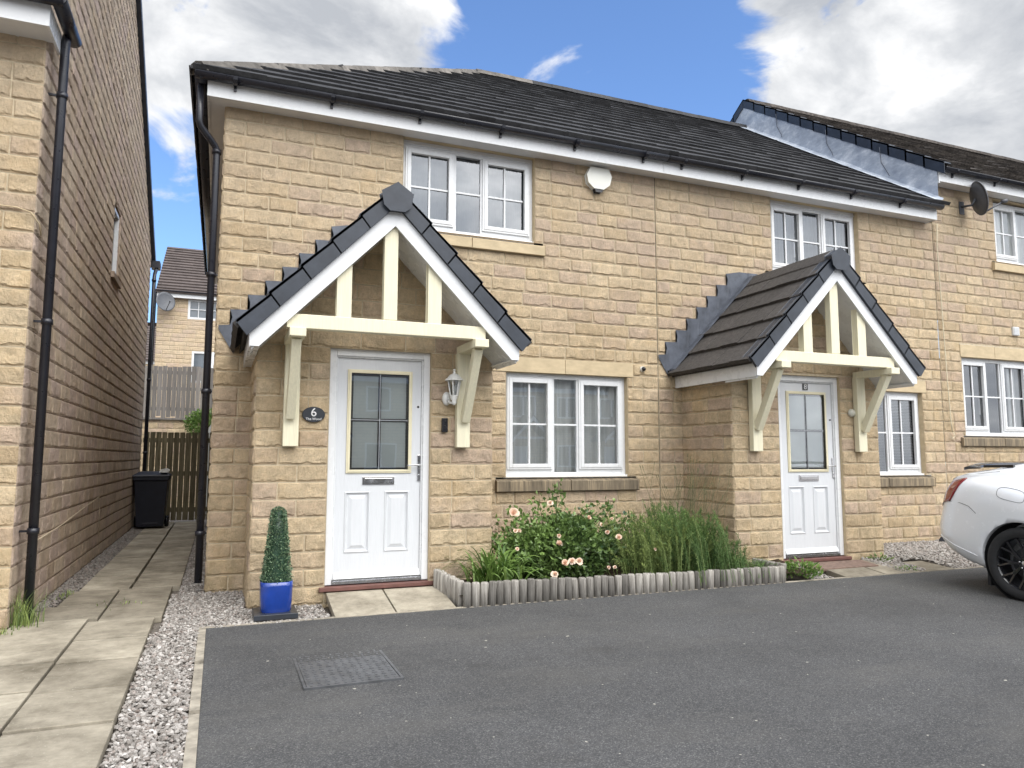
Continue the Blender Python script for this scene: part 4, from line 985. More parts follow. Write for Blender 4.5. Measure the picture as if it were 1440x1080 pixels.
M['rosemary'] = mat_leaf('rosemary_needles', (.05,.09,.025), (.36,.44,.14), .5, .15, .3)
rs = thing('rosemary_bush', (3.35, -.95, -.1), 'upright yellowish-green needle-leaved shrub between the rose and the wispy shrub', 'shrub')
def shoots(parent, name, mat, cx, cy, n, sx, sy, hmin, hmax, needle, ndens, spread, seed, wneed, tonebase, hfun=None, stemr=.0025):
    rg = np.random.default_rng(seed); mb = MB(); P = []; D = []; T = []
    for i in range(n):
        bx, by = cx+rg.normal(0,sx*.5), cy+rg.normal(0,sy*.5); h = rg.uniform(hmin,hmax)
        tx = bx + (bx-cx)*spread + rg.normal(0,.05); ty = by + (by-cy)*spread*.6 + rg.normal(0,.03)
        if hfun: h *= hfun(tx)
        ty = max(ty, -1.45); a = np.array([bx,by,-.08]); c = np.array([tx,ty,h-.08]); b = np.array([bx*.6+tx*.4,by*.6+ty*.4,h*.6])
        mb.tube([a,b,c], [stemr,stemr*.8,stemr*.4], 4, 0, .3, False)
        m = int(h*ndens); t = rg.uniform(.15,1,m); q = ((1-t)**2)[:,None]*a+(2*t*(1-t))[:,None]*b+(t*t)[:,None]*c
        d = unit((c-a)/np.linalg.norm(c-a)*rg.uniform(.6,1.3,(m,1)) + rg.normal(0,.55,(m,3))); tn = np.clip(tonebase+.45*t*t+rg.normal(0,.1,m)+rg.normal(0,.12), 0, 1)
        P.append(q); D.append(d); T.append(tn)
    P = np.concatenate(P); D = np.concatenate(D); T = np.concatenate(T)
    leaf_mesh(mb, P, D, rg.uniform(needle*.7,needle*1.3,len(P)), wneed, T, .1)
    return mb.build(name, M[mat], parent)
shoots(rs, 'shoots', 'rosemary', 3.18, -1.05, 300, .42, .5, .26, .62, .024, 190, .45, 5, .0030, .18)
shoots(rs, 'shoots', 'rosemary', 3.30, -1.30, 130, .42, .15, .15, .44, .022, 190, .3, 6, .0030, .42)
M['lav'] = mat_leaf('grey_green_shoots', (.03,.075,.02), (.26,.38,.12), .5, .15, .3)
lvd = thing('wispy_shrub', (4.0, -1.0, -.1), 'wispy dark green shrub with thin stalks standing against the stone bay', 'shrub')
shoots(lvd, 'shoots', 'lav', 3.78, -1.05, 560, .52, .5, .28, .74, .036, 140, .32, 8, .0027, .12, lambda x: max(.15, 1-(1.4 if x > 3.65 else .3)*abs(x-3.65)**1.2))
mb = MB()
for i in range(60):
    bx = 3.80+rng.normal(0,.18); an = rng.normal(.12,.32); h = rng.uniform(.75,1.15); by = -.9+rng.normal(0,.1)
    pts = [(bx,by,.0),(bx+an*.3,by,h*.5),(bx+an*.75,by-.03,h*(1-.25*abs(an)))]
    mb.tube(pts, [.0018,.0014,.0011], 4, 0, .25, False); q = pts[2]; mb.tube([(q[0],q[1],q[2]-.0),(q[0]+an*.02,q[1],q[2]+.03)], [.004,.002], 5, 0, .2, False)
mb.build('flower_stalks', M['stem'], lvd)
def weed(name, cx, cy, z0, n, r, h, seed, label, mat='strap', w=.012, L=.05):
    rg = np.random.default_rng(seed); t = thing(name, (cx,cy,z0), label, 'weed'); mb = MB(); P = []; D = []
    for i in range(n):
        a = rg.uniform(0,2*PI); rr = r*rg.random()**.5; hh = h*rg.random()*(1-.5*rr/r)
        P.append((cx+rr*math.cos(a), cy+rr*math.sin(a)*.7, z0+hh)); D.append(unit(np.array([math.cos(a),math.sin(a),rg.uniform(.2,1.4)])))
    leaf_mesh(mb, np.array(P), np.array(D), rg.uniform(L*.6,L*1.3,n), w, np.clip(rg.normal(.45,.25,n),0,1)); mb.build('leaves', M[mat], t); return t
weed('weed', 4.86, -1.40, -.14, 420, .24, .20, 71, 'leafy weeds sprawling at the right end of the log edging', w=.011, L=.05)
weed('weed', 6.42, -1.02, -.14, 160, .16, .13, 72, 'small bright weed at the foot of the right porch bay', w=.01, L=.06)
weed('weed', 6.32, -1.47, -.135, 60, .12, .05, 73, 'tiny sprigs growing in the slab joint before number 8', w=.006, L=.03)
def grass(cx, cy, n, sx, sy, h, seed, label, z=-.14):
    label = label
    rg = np.random.default_rng(seed); mb = MB()
    for i in range(n):
        x, y = cx+rg.normal(0,sx), cy+rg.normal(0,sy); a = rg.uniform(0,2*PI); L = h*rg.uniform(.4,1.2); v = []
        for k in range(5):
            t = k/4; r_ = L*.5*t*t*rg.uniform(.8,1.0); w = .003*(1-t)+.0004
            v += [(x+math.cos(a)*r_-math.sin(a)*w, y+math.sin(a)*r_+math.cos(a)*w, z+L*t*(1-.25*t)), (x+math.cos(a)*r_+math.sin(a)*w, y+math.sin(a)*r_-math.cos(a)*w, z+L*t*(1-.25*t))]
        mb.add(v, [(2*k,2*k+1,2*k+3,2*k+2) for k in range(4)], 0, rg.random())
    return tag(mb.build('grass', M['rosemary']), label, 'grass', None, 'stuff')
grass(-2.22, -.98, 150, .06, .10, .30, 81, 'tall grass tuft round the foot of the left downpipe')
g2 = grass(-2.45, -1.30, 500, .10, .08, .05, 82, 'low weeds along the left edge of the path')
grass(-1.66, -.35, 40, .10, .10, .035, 83, 'sparse grass in the path joints', -.14)
grass(-2.14, .25, 60, .03, .10, .06, 84, 'small grass tuft beside the gable gravel', -.15)

# ------------------------------------------------------------------ potted topiary
M['blue'] = mat_simple('cobalt_glaze', (.008,.04,.25), .2, var=.2, scale=5, coat=.5)
M['topiary'] = mat_leaf('topiary_leaves', (.015,.05,.025), (.36,.50,.29), .35, .05, .5)
mb = MB(); mb.box(-.60,-.27,-1.50,-1.16,-.14,-.098); tag(mb.build('base_tile', M['slate'], bevel=.004), 'dark square tile under the blue plant pot', 'tile')
pt = thing('potted_topiary', (-.43,-1.33,-.098), 'tapered green topiary in a glossy cobalt blue pot by the left bay', 'potted plant')
mb = MB(); prof = [(.112,-.098),(.118,-.08),(.124,.02),(.126,.10),(.125,.135),(.114,.135),(.110,.09)]
seg = 40; v = []
for (r_, z_) in prof:
    for k in range(seg):
        a = 2*PI*k/seg; e = 3.6; d = (abs(math.cos(a))**e+abs(math.sin(a))**e)**(-1/e); v.append((-.43+r_*d*math.cos(a), -1.33+r_*d*math.sin(a), z_))
mb.add(v, [(i*seg+k, i*seg+(k+1)%seg, (i+1)*seg+(k+1)%seg, (i+1)*seg+k) for i in range(len(prof)-1) for k in range(seg)], 0, .5, .5, True)
mb.build('pot', M['blue'], pt)
mb = MB(); mb.lathe([(0,.11),(.112,.11)], (-.43,-1.33,0), 'z', 20); mb.build('soil', M['soil'], pt)
mb = MB(); n = 5200; zz = rng.uniform(0,1,n)**1.15; aa = rng.uniform(0,2*PI,n); R_ = (.116-.066*zz)*(1-.0*zz); R_ = np.where(zz>.95, R_*np.sqrt(np.clip((1.0-zz)/.05,0.05,1)), R_)*np.where(rng.random(n)<.06, rng.uniform(1.03,1.13,n), rng.uniform(.84,1.03,n))
P = np.stack([-.43+R_*np.cos(aa), -1.33+R_*np.sin(aa), .115+.60*zz],1); D = unit(np.stack([np.cos(aa),np.sin(aa),rng.uniform(-.2,1.4,n)],1)+rng.normal(0,.5,(n,3)))
mb.lathe([(.098,.13),(.088,.25),(.06,.5),(.035,.69),(0,.695)], (-.43,-1.33,0), 'z', 20, 0, 0.0)
leaf_mesh(mb, P, D, rng.uniform(.010,.018,n), rng.uniform(.004,.007,n), np.clip(rng.normal(.30,.26,n),0,1)); mb.build('foliage', M['topiary'], pt)

# ------------------------------------------------------------------ things fixed to the walls
lt = thing('wall_lantern', (1.10, BP-.03, 1.65), 'white six-sided coach lantern on the wall right of the number 6 door', 'wall lamp')
cx, cy = 1.122, BP-.13
mb = MB(); mb.lathe([(0,BP-.050),(.03,BP-.048),(.042,BP-.035),(.045,BP-.022)], (1.083,0,1.67), 'y', 18); mb.v[-1][:,2] = 1.67+(mb.v[-1][:,2]-1.67)*1.45; mb.build('backplate', M['white_paint'], lt)
mb = MB(); mb.tube([(1.083,BP-.04,1.655),(1.10,BP-.09,1.625),(cx,cy,1.625),(cx,cy,1.65)], .012, 8); mb.lathe([(0,1.602),(.012,1.605),(.026,1.625),(.022,1.645),(.034,1.668),(.036,1.684)], (cx,cy,0), 'z', 12); mb.build('arm', M['white_paint'], lt)
mb = MB(); seg = 6
mb.lathe([(.036,1.684),(.040,1.69),(.036,1.695)], (cx,cy,0), 'z', 6, smooth=False)
for k in range(6):
    a = 2*PI*k/6; mb.bar((cx+.036*math.cos(a), cy+.036*math.sin(a), 1.69), (cx+.062*math.cos(a), cy+.062*math.sin(a), 1.835), .008, .008)
mb.build('lantern_frame', M['white_paint'], lt)
mb = MB(); mb.lathe([(.088,1.832),(.088,1.840),(.070,1.855),(.045,1.885),(.018,1.898),(.014,1.91),(.010,1.918),(.016,1.928),(.010,1.94),(0,1.945)], (cx,cy,0), 'z', 12, smooth=False); mb.lathe([(0,1.833),(.088,1.833)], (cx,cy,0), 'z', 12); mb.build('lantern_cap', M['white_paint'], lt)
mb = MB(); mb.lathe([(.034,1.692),(.059,1.832)], (cx,cy,0), 'z', 6, smooth=False); mb.build('lantern_glass', M['glass'], lt)
mb = MB(); mb.lathe([(0,1.69),(.012,1.69),(.012,1.72),(.022,1.745),(.02,1.775),(0,1.79)], (cx,cy,0), 'z', 10); mb.build('bulb', M['white_paint'], lt)
mb = MB(); mb.box(1.034,1.092,BP-.045,BP-.012,1.352,1.486); db = thing('doorbell', (1.06,BP,1.42), 'slim black video doorbell below the white lantern', 'doorbell'); mb.build('body', M['black'], db, bevel=.006)
mb = MB(); mb.lathe([(0,BP-.048),(.009,BP-.048),(.009,BP-.045)], (1.063,0,1.41), 'y', 14); mb.lathe([(0,BP-.049),(.008,BP-.048),(.008,BP-.045)], (1.063,0,1.455), 'y', 14); mb.build('lens', M['seal'], db)
pq = thing('house_plaque', (-.135,BP-.02,1.49), 'oval slate plaque with the number 6 left of the door', 'plaque')
mb = MB(); mb.lathe([(0,BP-.034),(.094,BP-.034),(.098,BP-.03),(.098,BP-.018),(0,BP-.018)], (-.136,0,1.492), 'y', 40, smooth=False); mb.v[-1][:,2] = 1.492+(mb.v[-1][:,2]-1.492)*.70
mb.build('plate', M['slate'], pq)
text('6', -.136, BP-.0355, 1.508, .105, M['letters'], pq, 'number'); text('The Wood', -.136, BP-.0355, 1.452, .030, M['letters'], pq, 'lettering')
al = thing('alarm_box', (3.23,-.01,4.3), 'white wedge-shaped alarm box with dark lens under the eaves', 'alarm box')
mb = MB(); pts = [(-.12,4.50),(-.085,4.60),(.095,4.60),(.125,4.51),(.105,4.40),(.045,4.335),(-.05,4.335),(-.105,4.40)]
mb.prism([(3.23+a*1.3,4.46+(b-4.46)*.92) for a,b in pts], 'y', -.085, -.015); mb.build('cover', mat_simple('cream_plastic', (.72,.72,.66), .4, var=.03), al, bevel=.010)
mb = MB(); mb.prism([(3.23+a,b) for a,b in ((-.052,4.345),(.047,4.345),(.035,4.305),(-.04,4.305))], 'y', -.078, -.02); mb.build('lens', M['black'], al, bevel=.008)
cm = thing('dome_camera', (3.83,-.02,2.18), 'tiny black and white dome camera by the ground floor lintel', 'camera')
mb = MB(); mb.lathe([(.034,-.012),(.034,-.035),(.028,-.045)], (3.83,0,2.185), 'y', 18); mb.build('housing', M['white_paint'], cm)
mb = MB(); mb.lathe([(.028,-.045),(.022,-.062),(.010,-.072),(0,-.074)], (3.83,0,2.185), 'y', 18); mb.build('lens', M['black'], cm)
sr = thing('round_sensor', (6.13,BP-.02,1.655), 'small round cream bell push right of the number 8 door', 'bell')
mb = MB(); mb.lathe([(0,BP-.062),(.026,BP-.060),(.036,BP-.045),(.045,BP-.04),(.047,BP-.014)], (6.14,0,1.655), 'y', 24); mb.build('body', mat_simple('aged_cream_plastic', (.55,.54,.46), .4), sr)

# satellite dish
def dish(root_loc, c, r, aim, mat, label, nm='satellite_dish'):
    t = thing(nm, root_loc, label, 'satellite dish'); aim = Vector(aim).normalized(); c = Vector(c)
    x = aim.cross(Vector((0,0,1))).normalized(); y = x.cross(aim).normalized(); mb = MB(); rings = 7; seg = 28; v = []
    for side in (0, .012):
        for i in range(rings):
            rr = r*i/(rings-1); d = -.10*r*(1-(i/(rings-1))**2)*2 - side
            for k in range(seg):
                a = 2*PI*k/seg; v.append(tuple(c + x*rr*.92*math.cos(a) + y*rr*1.05*math.sin(a) + aim*d))
    n = rings*seg; f = []
    for s_ in (0, n): f += [(s_+i*seg+k, s_+i*seg+(k+1)%seg, s_+(i+1)*seg+(k+1)%seg, s_+(i+1)*seg+k) for i in range(rings-1) for k in range(seg)]
    f += [((rings-1)*seg+k, (rings-1)*seg+(k+1)%seg, n+(rings-1)*seg+(k+1)%seg, n+(rings-1)*seg+k) for k in range(seg)]
    mb.add(v, f, 0, .5, .5, True); mb.build('reflector', mat, t)
    mb = MB(); tip = c + aim*r*1.25 - y*r*.55
    mb.tube([tuple(c-y*r*.95-aim*.02), tuple(tip)], .013, 6); mb.tube([tuple(tip-aim*.03), tuple(tip+aim*.05)], .03, 10)
    mb.build('feed_arm', mat, t)
    mb = MB(); bk = c-aim*.06; wl = Vector((c.x-.02, root_loc[1], c.z-.05))
    mb.tube([tuple(bk), tuple(bk-aim*.05+Vector((0,0,-.08))), tuple(wl)], .018, 8); mb.box(wl.x-.05,wl.x+.05,wl.y-.012,wl.y-.0,wl.z-.12,wl.z+.08); mb.build('wall_bracket', mat, t)
    return t
M['dish'] = mat_simple('dark_grey_dish', (.075,.08,.092), .5, var=.1)
dish((9.6,-.02,4.8), (9.60,-.30,5.02), .25, (.86,-.47,.22), M['dish'], 'dark grey satellite dish on the wall of the right-hand house')
cb = MB(); cb.tube([(8.99,-.05,4.62),(8.97,-.045,4.3),(9.0,-.043,3.2),(9.02,-.045,2.3),(9.05,-.045,1.62),(9.07,-.045,1.50)], .008, 6)
cb.tube([(9.07,-.045,1.50),(9.11,-.05,1.44),(9.05,-.05,1.40),(9.03,-.045,1.44)], .006, 5); tag(cb.build('cable', mat_simple('cream_cable', (.62,.55,.40), .6)), 'thin cream cable hanging down the stone beside the house joint', 'cable')
vt = thing('wall_vent', (10.62,-.03,3.08), 'small white wall vent between the windows of the right-hand house', 'vent')
mb = MB(); mb.box(10.555,10.69,-.045,-.012,3.03,3.165); 
mb.build('vent_frame', M['upvc'], vt, bevel=.004); mb = MB(); 
for i in range(5): mb.box(10.567,10.678,-.055,-.045,3.042+i*.024,3.054+i*.024)
mb.build('louvre', M['upvc'], vt)
# ------------------------------------------------------------------ wheelie bin
wb = thing('wheelie_bin', (-1.98,7.0,-.14), 'black wheelie bin with lid standing at the end of the passage', 'wheelie bin')
M['bin'] = mat_simple('black_bin_plastic', (.012,.014,.024), .45, var=.2)
mb = MB(); zb_, zt_ = -.07, .74
def ringv(z, hw, hd, c=(-1.99,7.1)): return [(c[0]-hw,c[1]-hd,z),(c[0]+hw,c[1]-hd,z),(c[0]+hw,c[1]+hd,z),(c[0]-hw,c[1]+hd,z)]
v = ringv(-.10,.215,.24)+ringv(.70,.265,.31)+ringv(.71,.285,.335)+ringv(.765,.285,.335)
mb.add(v, [(3,2,1,0)]+[(4*l+i,4*l+(i+1)%4,4*l+4+(i+1)%4,4*l+4+i) for l in range(3) for i in range(4)]); mb.box(-2.12,-1.86,6.852,6.872,-.07,-.03); mb.build('bin_body', M['bin'], wb, bevel=.02)
mb = MB(); v = ringv(.768,.30,.35)+ringv(.80,.295,.345)+ringv(.86,.20,.24); mb.add(v, [(3,2,1,0),(8,9,10,11)]+[(4*l+i,4*l+(i+1)%4,4*l+4+(i+1)%4,4*l+4+i) for l in range(2) for i in range(4)]); mb.build('lid', M['bin'], wb, bevel=.012)
for sx in (-1,1):
    mb = MB(); mb.lathe([(0,-.035),(.07,-.035),(.10,-.03),(.10,.03),(.07,.035),(0,.035)], (-1.99+sx*.25,7.30,-.04), 'x', 20); mb.build('wheel', M['black'], wb)
mb = MB(); mb.tube([(-2.2,7.46,.80),(-2.2,7.5,.82),(-1.78,7.5,.82),(-1.78,7.46,.80)], .015, 8); mb.build('handle', M['bin'], wb)
mb = MB(); mb.prism([(-1.85,.86),(-1.73,.86),(-1.72,.885),(-1.75,.905),(-1.80,.895),(-1.84,.885)], 'y', 6.76, 6.9); tag(mb.build('plastic_bag', M['white_paint'], bevel=.02), 'scrap of white plastic on the bin lid', 'bag')

# ------------------------------------------------------------------ gate, raised garden, far houses
M['gate'] = mat_wood('brown_gate_timber', (.08,.07,.042), (.24,.205,.13), (25,25,1.5))
M['fence'] = mat_wood('grey_fence_timber', (.12,.108,.10), (.26,.24,.22), (20,20,1.2))
gt = thing('timber_gate', (-1.7,8.2,-.15), 'brown vertical-board gate closing the end of the passage', 'gate')
x = -2.26
while x < -.98:
    mb = MB(); w_ = random.uniform(.088,.1); mb.box(x, x+w_, 8.2, 8.22, -.12+random.uniform(0,.02), 1.60+random.uniform(-.01,.01), 0, random.uniform(.2,.8)); mb.build('board', M['gate'], gt); x += w_+.013
mb = MB()
for z in (.05,.75,1.4): mb.box(-2.28,-.98,8.222,8.26,z,z+.09)
mb.build('rail', M['gate'], gt)
mb = MB(); mb.box(-1.26,-1.16,8.10,8.2,-.15,1.75,0,.7); mb.build('gate_post', M['gate'], gt)
mb = MB(); stone_wall(mb, (0,12,0), (1,0,0), (0,-1,0), -4.5, 3, -.2, 2.02, [], None, 500, .05, 6); mb.box(-4.5,3,11.93,12.2,2.02,2.07,2)
rw = thing('retaining_wall', (-1.5,12,-.2), 'low stone retaining wall beyond the gate, under the grey fence', 'wall'); mb.build('wall', [M['stone'], M['mortar'], M['fence']], rw)
fn = thing('garden_fence', (-1.8,12.1,2.07), 'weathered grey close-board fence on top of the retaining wall', 'fence')
x = -4.2
while x < 1.5:
    mb = MB(); w_ = .1; mb.box(x, x+w_, 12.06, 12.08, 2.09+random.uniform(-.02,.02), 3.34+random.uniform(-.03,.03), 0, random.uniform(.2,.9)); mb.build('board', M['fence'], fn); x += w_+.008
mb = MB(); [mb.box(-4.2,1.5,12.081,12.12,z,z+.08,0,.3) for z in (2.25,2.75,3.15)]; mb.build('rail', M['fence'], fn)
sh = thing('shrub', (-1.25,11.2,1.5), 'green shrub spilling over the retaining wall', 'shrub')
mb = MB(); n = 1800; u = unit(rng.normal(size=(n,3))); P = np.array([-1.25,11.6,1.92])+u*np.array([.46,.3,.34])*(rng.uniform(.2,1,(n,1))**.5); leaf_mesh(mb, P, unit(u+rng.normal(0,.6,(n,3))+np.array([0,0,.5])), .07, .018, np.clip(rng.normal(.45,.25,n),0,1)); mb.tube([(-1.2,11.75,-.15),(-1.22,11.7,.9),(-1.25,11.6,1.7)], [.04,.03,.02], 6, 0, .1); mb.build('foliage', M['strap'], sh)
gh = MB(); gh.add([(-1.28,10.2,1.55),(-.6,10.2,1.55),(-.6,10.2,2.0),(-1.0,10.2,2.0),(-1.28,10.9,1.55),(-.6,10.9,1.55),(-.6,10.9,2.0),(-1.0,10.9,2.0)], [(0,1,2,3),(7,6,5,4),(0,3,7,4),(3,2,6,7),(1,5,6,2)]); gh.box(-1.2,-.6,10.25,10.85,-.15,1.55)
tag(gh.build('garden_store', mat_simple('pale_sheet', (.5,.5,.48), .4)), 'pale sloping garden store lid beyond the gate', 'garden store')
M['stone_brick'] = M['stone']
hb = thing('far_house', (-.5,20,3.2), 'distant stone house with brown tiled roof above the garden fence', 'house', 'distant houses')
mb = MB(); W1 = (-2.11,-.75,5.93,6.63); W2 = (-1.92,-.6,3.7,4.80)
stone_wall(mb, (0,20,0), (1,0,0), (0,-1,0), -3.08, 4.5, 1.9, 6.70, [W1, W2], None, 600, .06, 6, [W1, W2], .08)
mb.add([(-3.08,20,1.9),(-3.08,20,6.7),(-3.08,24,9.3),(-3.08,28,6.7),(-3.08,28,1.9)], [(0,1,2,3,4)], 1); mb.build('wall', [M['stone'], M['mortar'], M['ashlar']], hb)
mb = MB(); roof_tiles(mb, (0,19.75,6.78), (1,0,0), (0,1,.64), lambda v: (-3.14,4.6), 17, .297, .3, .06, 77, 0, .002, .07); mb.add([(-3.14,24,9.46),(4.6,24,9.46),(4.6,28.2,6.77),(-3.14,28.2,6.77)], [(0,1,2,3)]); mb.build('roof', M['tile_far'], hb)
mb = MB(); mb.box(-3.1,4.5,19.80,19.83,6.62,6.80); mb.build('fascia', M['upvc'], hb)
mb = MB(); gutter_mb(mb, (-3.16,19.74,6.84), (4.5,19.74,6.84)); mb.build('gutter', M['black_pvc'], hb)
mb = MB(); mb.tube([(-3.13,19.85,6.8),(-3.16,19.95,6.6),(-3.16,19.95,1.9)], .04, 8); mb.build('downpipe', M['black_pvc'], hb)
for (a_,b_,c_,d_) in (W1, W2):
    fr = MB(); t_ = .07; nn = 2
    for (p_,q_,r_,s_) in ((a_,a_+t_,c_,d_),(b_-t_,b_,c_,d_),(a_+t_,b_-t_,c_,c_+t_),(a_+t_,b_-t_,d_-t_,d_),((a_+b_)/2-.06,(a_+b_)/2+.06,c_+t_,d_-t_)): fr.box(p_,q_,19.99,20.05,r_,s_)
    mx1, mx2 = a_*.75+b_*.25, a_*.25+b_*.75
    if c_ > 5: [fr.box(m_-.012,m_+.012,20.0,20.03,c_+t_,d_-t_) for m_ in (mx1,mx2)]; fr.box(a_+t_,b_-t_,20.001,20.029,(c_+d_)/2-.012,(c_+d_)/2+.012)
    wo = fr.build('window', M['upvc'], hb); gg = MB(); gg.add([(a_+t_,20.04,c_+t_),(b_-t_,20.04,c_+t_),(b_-t_,20.04,d_-t_),(a_+t_,20.04,d_-t_)], [(0,1,2,3)]); gg.build('pane', mat_simple('far_glass', (.10,.12,.14), .05, spec=.8), wo)
dish((-2.8,20,6.35), (-2.80,19.6,6.42), .34, (.35,-.9,.25), M['dish'], 'grey satellite dish on the distant house')
hc = thing('far_house', (-5,35,0), 'dark tiled roof of the farthest house, at the left of the distant one', 'house', 'distant houses')
mb = MB(); roof_tiles(mb, (0,34.8,6.2), (1,0,0), (0,1,.62), lambda v: (-9,-1), 14, .33, .33, .05, 78, 0, .002, .08); mb.add([(-9,39,8.9),(-1,39,8.9),(-1,43,6.2),(-9,43,6.2)], [(0,1,2,3)]); mb.build('roof', M['tile_far'], hc)
mb = MB(); mb.box(-8.9,-1.1,34.95,35,6.0,6.2); mb.build('fascia', M['upvc'], hc); mb = MB(); mb.box(-8.8,-1.2,35.001,43,-.2,6.19); mb.build('wall', M['ashlar'], hc)

# ------------------------------------------------------------------ terrace across the road (seen as reflections in the glass)
def mat_block():
    m, nt, b = newmat('coursed_block'); tc = N(nt, 'ShaderNodeTexCoord'); sp = N(nt, 'ShaderNodeSeparateXYZ'); cx_ = N(nt, 'ShaderNodeCombineXYZ'); nt.links.new(tc.outputs['Object'], sp.inputs[0]); nt.links.new(sp.outputs[0], cx_.inputs[0]); nt.links.new(sp.outputs[2], cx_.inputs[1])
    br = N(nt, 'ShaderNodeTexBrick'); nt.links.new(cx_.outputs[0], br.inputs['Vector']); br.inputs['Scale'].default_value = 1; br.inputs['Brick Width'].default_value = .4; br.inputs['Row Height'].default_value = .15; br.inputs['Mortar Size'].default_value = .012
    br.inputs['Color1'].default_value = (.5,.38,.22,1); br.inputs['Color2'].default_value = (.38,.28,.17,1); br.inputs['Mortar'].default_value = (.2,.15,.1,1); nt.links.new(br.outputs[0], b.inputs['Base Color']); b.inputs['Roughness'].default_value = .95; return m
M['block'] = mat_block()
YO = -29.
for i, x0 in enumerate((-9., -3.5, 2., 7.5, 13., 18.5)):
    ho = thing('opposite_house', (x0+2.7, YO, -.5), ['stone house across the road, farthest left of the reflected row','stone house across the road reflected in the left door','stone house across the road reflected beside the left porch','stone house across the road reflected in the ground floor window','stone house across the road reflected in the right door','stone house across the road, farthest right of the reflected row'][i], 'house', 'houses reflected in the windows')
    mb = MB(); mb.box(x0, x0+5.49, YO-8, YO, -.5, 4.9); mb.build('wall', M['block'], ho)
    mb = MB(); mb.prism([(YO+.35,4.95),(YO-4,7.9),(YO-8.35,4.95)], 'x', x0-.01, x0+5.5); mb.build('roof', M['tile'], ho)
    mb = MB(); mb.box(x0, x0+5.49, YO+.05, YO+.3, 4.7, 4.93); mb.build('fascia', M['upvc'], ho)
    for (wx, wz, ww, wh) in ((x0+.7,3.3,1.5,1.2),(x0+3.5,.6,1.5,1.2),(x0+3.5,3.3,1.2,1.2)):
        fr = MB(); t_ = .08
        for (p_,q_,r_,s_) in ((wx,wx+t_,wz,wz+wh),(wx+ww-t_,wx+ww,wz,wz+wh),(wx+t_,wx+ww-t_,wz,wz+t_),(wx+t_,wx+ww-t_,wz+wh-t_,wz+wh),(wx+ww/2-.05,wx+ww/2+.05,wz+t_,wz+wh-t_)): fr.box(p_,q_,YO+.0,YO+.05,r_,s_)
        wo = fr.build('window', M['upvc'], ho); gg = MB(); gg.add([(wx+t_,YO+.02,wz+t_),(wx+t_,YO+.02,wz+wh-t_),(wx+ww-t_,YO+.02,wz+wh-t_),(wx+ww-t_,YO+.02,wz+t_)], [(0,1,2,3)]); gg.build('pane', M['black'], wo)
    mb = MB(); pcx = x0+1.4
    for sg in (-1,1): mb.bar((pcx,YO+1.5,3.1), (pcx+sg*1.2,YO+1.5,1.95), .05, .2, (0,1,0)) if False else mb.prism([(pcx,3.1),(pcx+sg*1.2,1.9),(pcx+sg*1.2,2.1),(pcx,3.32)], 'y', YO+1.5, YO+1.55)
    mb.box(pcx-.9,pcx+.9,YO+1.4,YO+1.5,2.1,2.22); mb.build('porch_canopy', M['upvc'], ho)
    mb = MB()
    for sg in (-1,1): mb.prism([(pcx,3.4),(pcx+sg*1.3,2.1),(pcx+sg*1.3,2.0),(pcx,3.3)], 'y', YO, YO+1.56)
    mb.build('porch_roof', M['tile'], ho)
    mb = MB(); mb.box(pcx-.45,pcx+.45,YO+.0,YO+.04,-.4,1.75); mb.build('door', M['door_white'], ho)

# ------------------------------------------------------------------ the car
car = thing('parked_car', (6.8,-4.2,-.18), 'white coupe with black alloy wheels and small rear wing, backed up to the houses', 'car')
M['carpaint'] = mat_simple('white_car_paint', (.80,.81,.83), .22, var=.01, spec=.5, coat=.8)
M['tyre'] = mat_simple('tyre_rubber', (.018,.018,.019), .75, var=.2, bstr=.2)
M['alloy'] = mat_simple('gloss_black_alloy', (.014,.014,.016), .2, coat=.5)
m, nt, b = newmat('red_lamp'); b.inputs['Base Color'].default_value = (.20,.004,.007,1); b.inputs['Roughness'].default_value = .12; b.inputs['Coat Weight'].default_value = 1; M['redlamp'] = m
ST = [ # s, zb, zlow_w, w, z_shoulder, w_shoulder, z_top_edge, w_top, z_top
 (0.00,.40,.50,.58,.84,.56,.95,.48,.98),
 (0.05,.35,.62,.70,.92,.68,1.05,.60,1.08),
 (0.12,.31,.70,.79,.98,.76,1.10,.69,1.13),
 (0.25,.26,.76,.855,1.02,.82,1.14,.72,1.18),
 (0.45,.22,.80,.885,1.03,.85,1.16,.72,1.215),
 (0.70,.20,.82,.905,1.01,.86,1.20,.67,1.26),
 (1.00,.20,.82,.900,.95,.85,1.22,.60,1.29),
 (1.50,.20,.82,.875,.93,.84,1.29,.55,1.35),
 (2.00,.20,.82,.870,.91,.83,1.28,.54,1.34),
 (2.45,.20,.82,.880,.89,.84,1.12,.60,1.20),
 (2.85,.20,.82,.895,.86,.85,.93,.70,.97),
 (3.35,.20,.82,.890,.80,.82,.85,.60,.88),
 (3.75,.22,.76,.83,.72,.74,.77,.55,.79),
 (3.98,.28,.60,.68,.62,.60,.66,.45,.68),
 (4.05,.38,.45,.52,.55,.48,.58,.35,.59)]
STa = np.array(ST)
def cr(P, t):
    """Catmull-Rom through rows of P at parameter t in [0, n-1]"""
    n = len(P); i = int(min(max(math.floor(t),0), n-2)); f = t-i
    p0,p1,p2,p3 = P[max(i-1,0)],P[i],P[i+1],P[min(i+2,n-1)]
    return .5*((2*p1)+(-p0+p2)*f+(2*p0-5*p1+4*p2-p3)*f*f+(-p0+3*p1-3*p2+p3)*f**3)
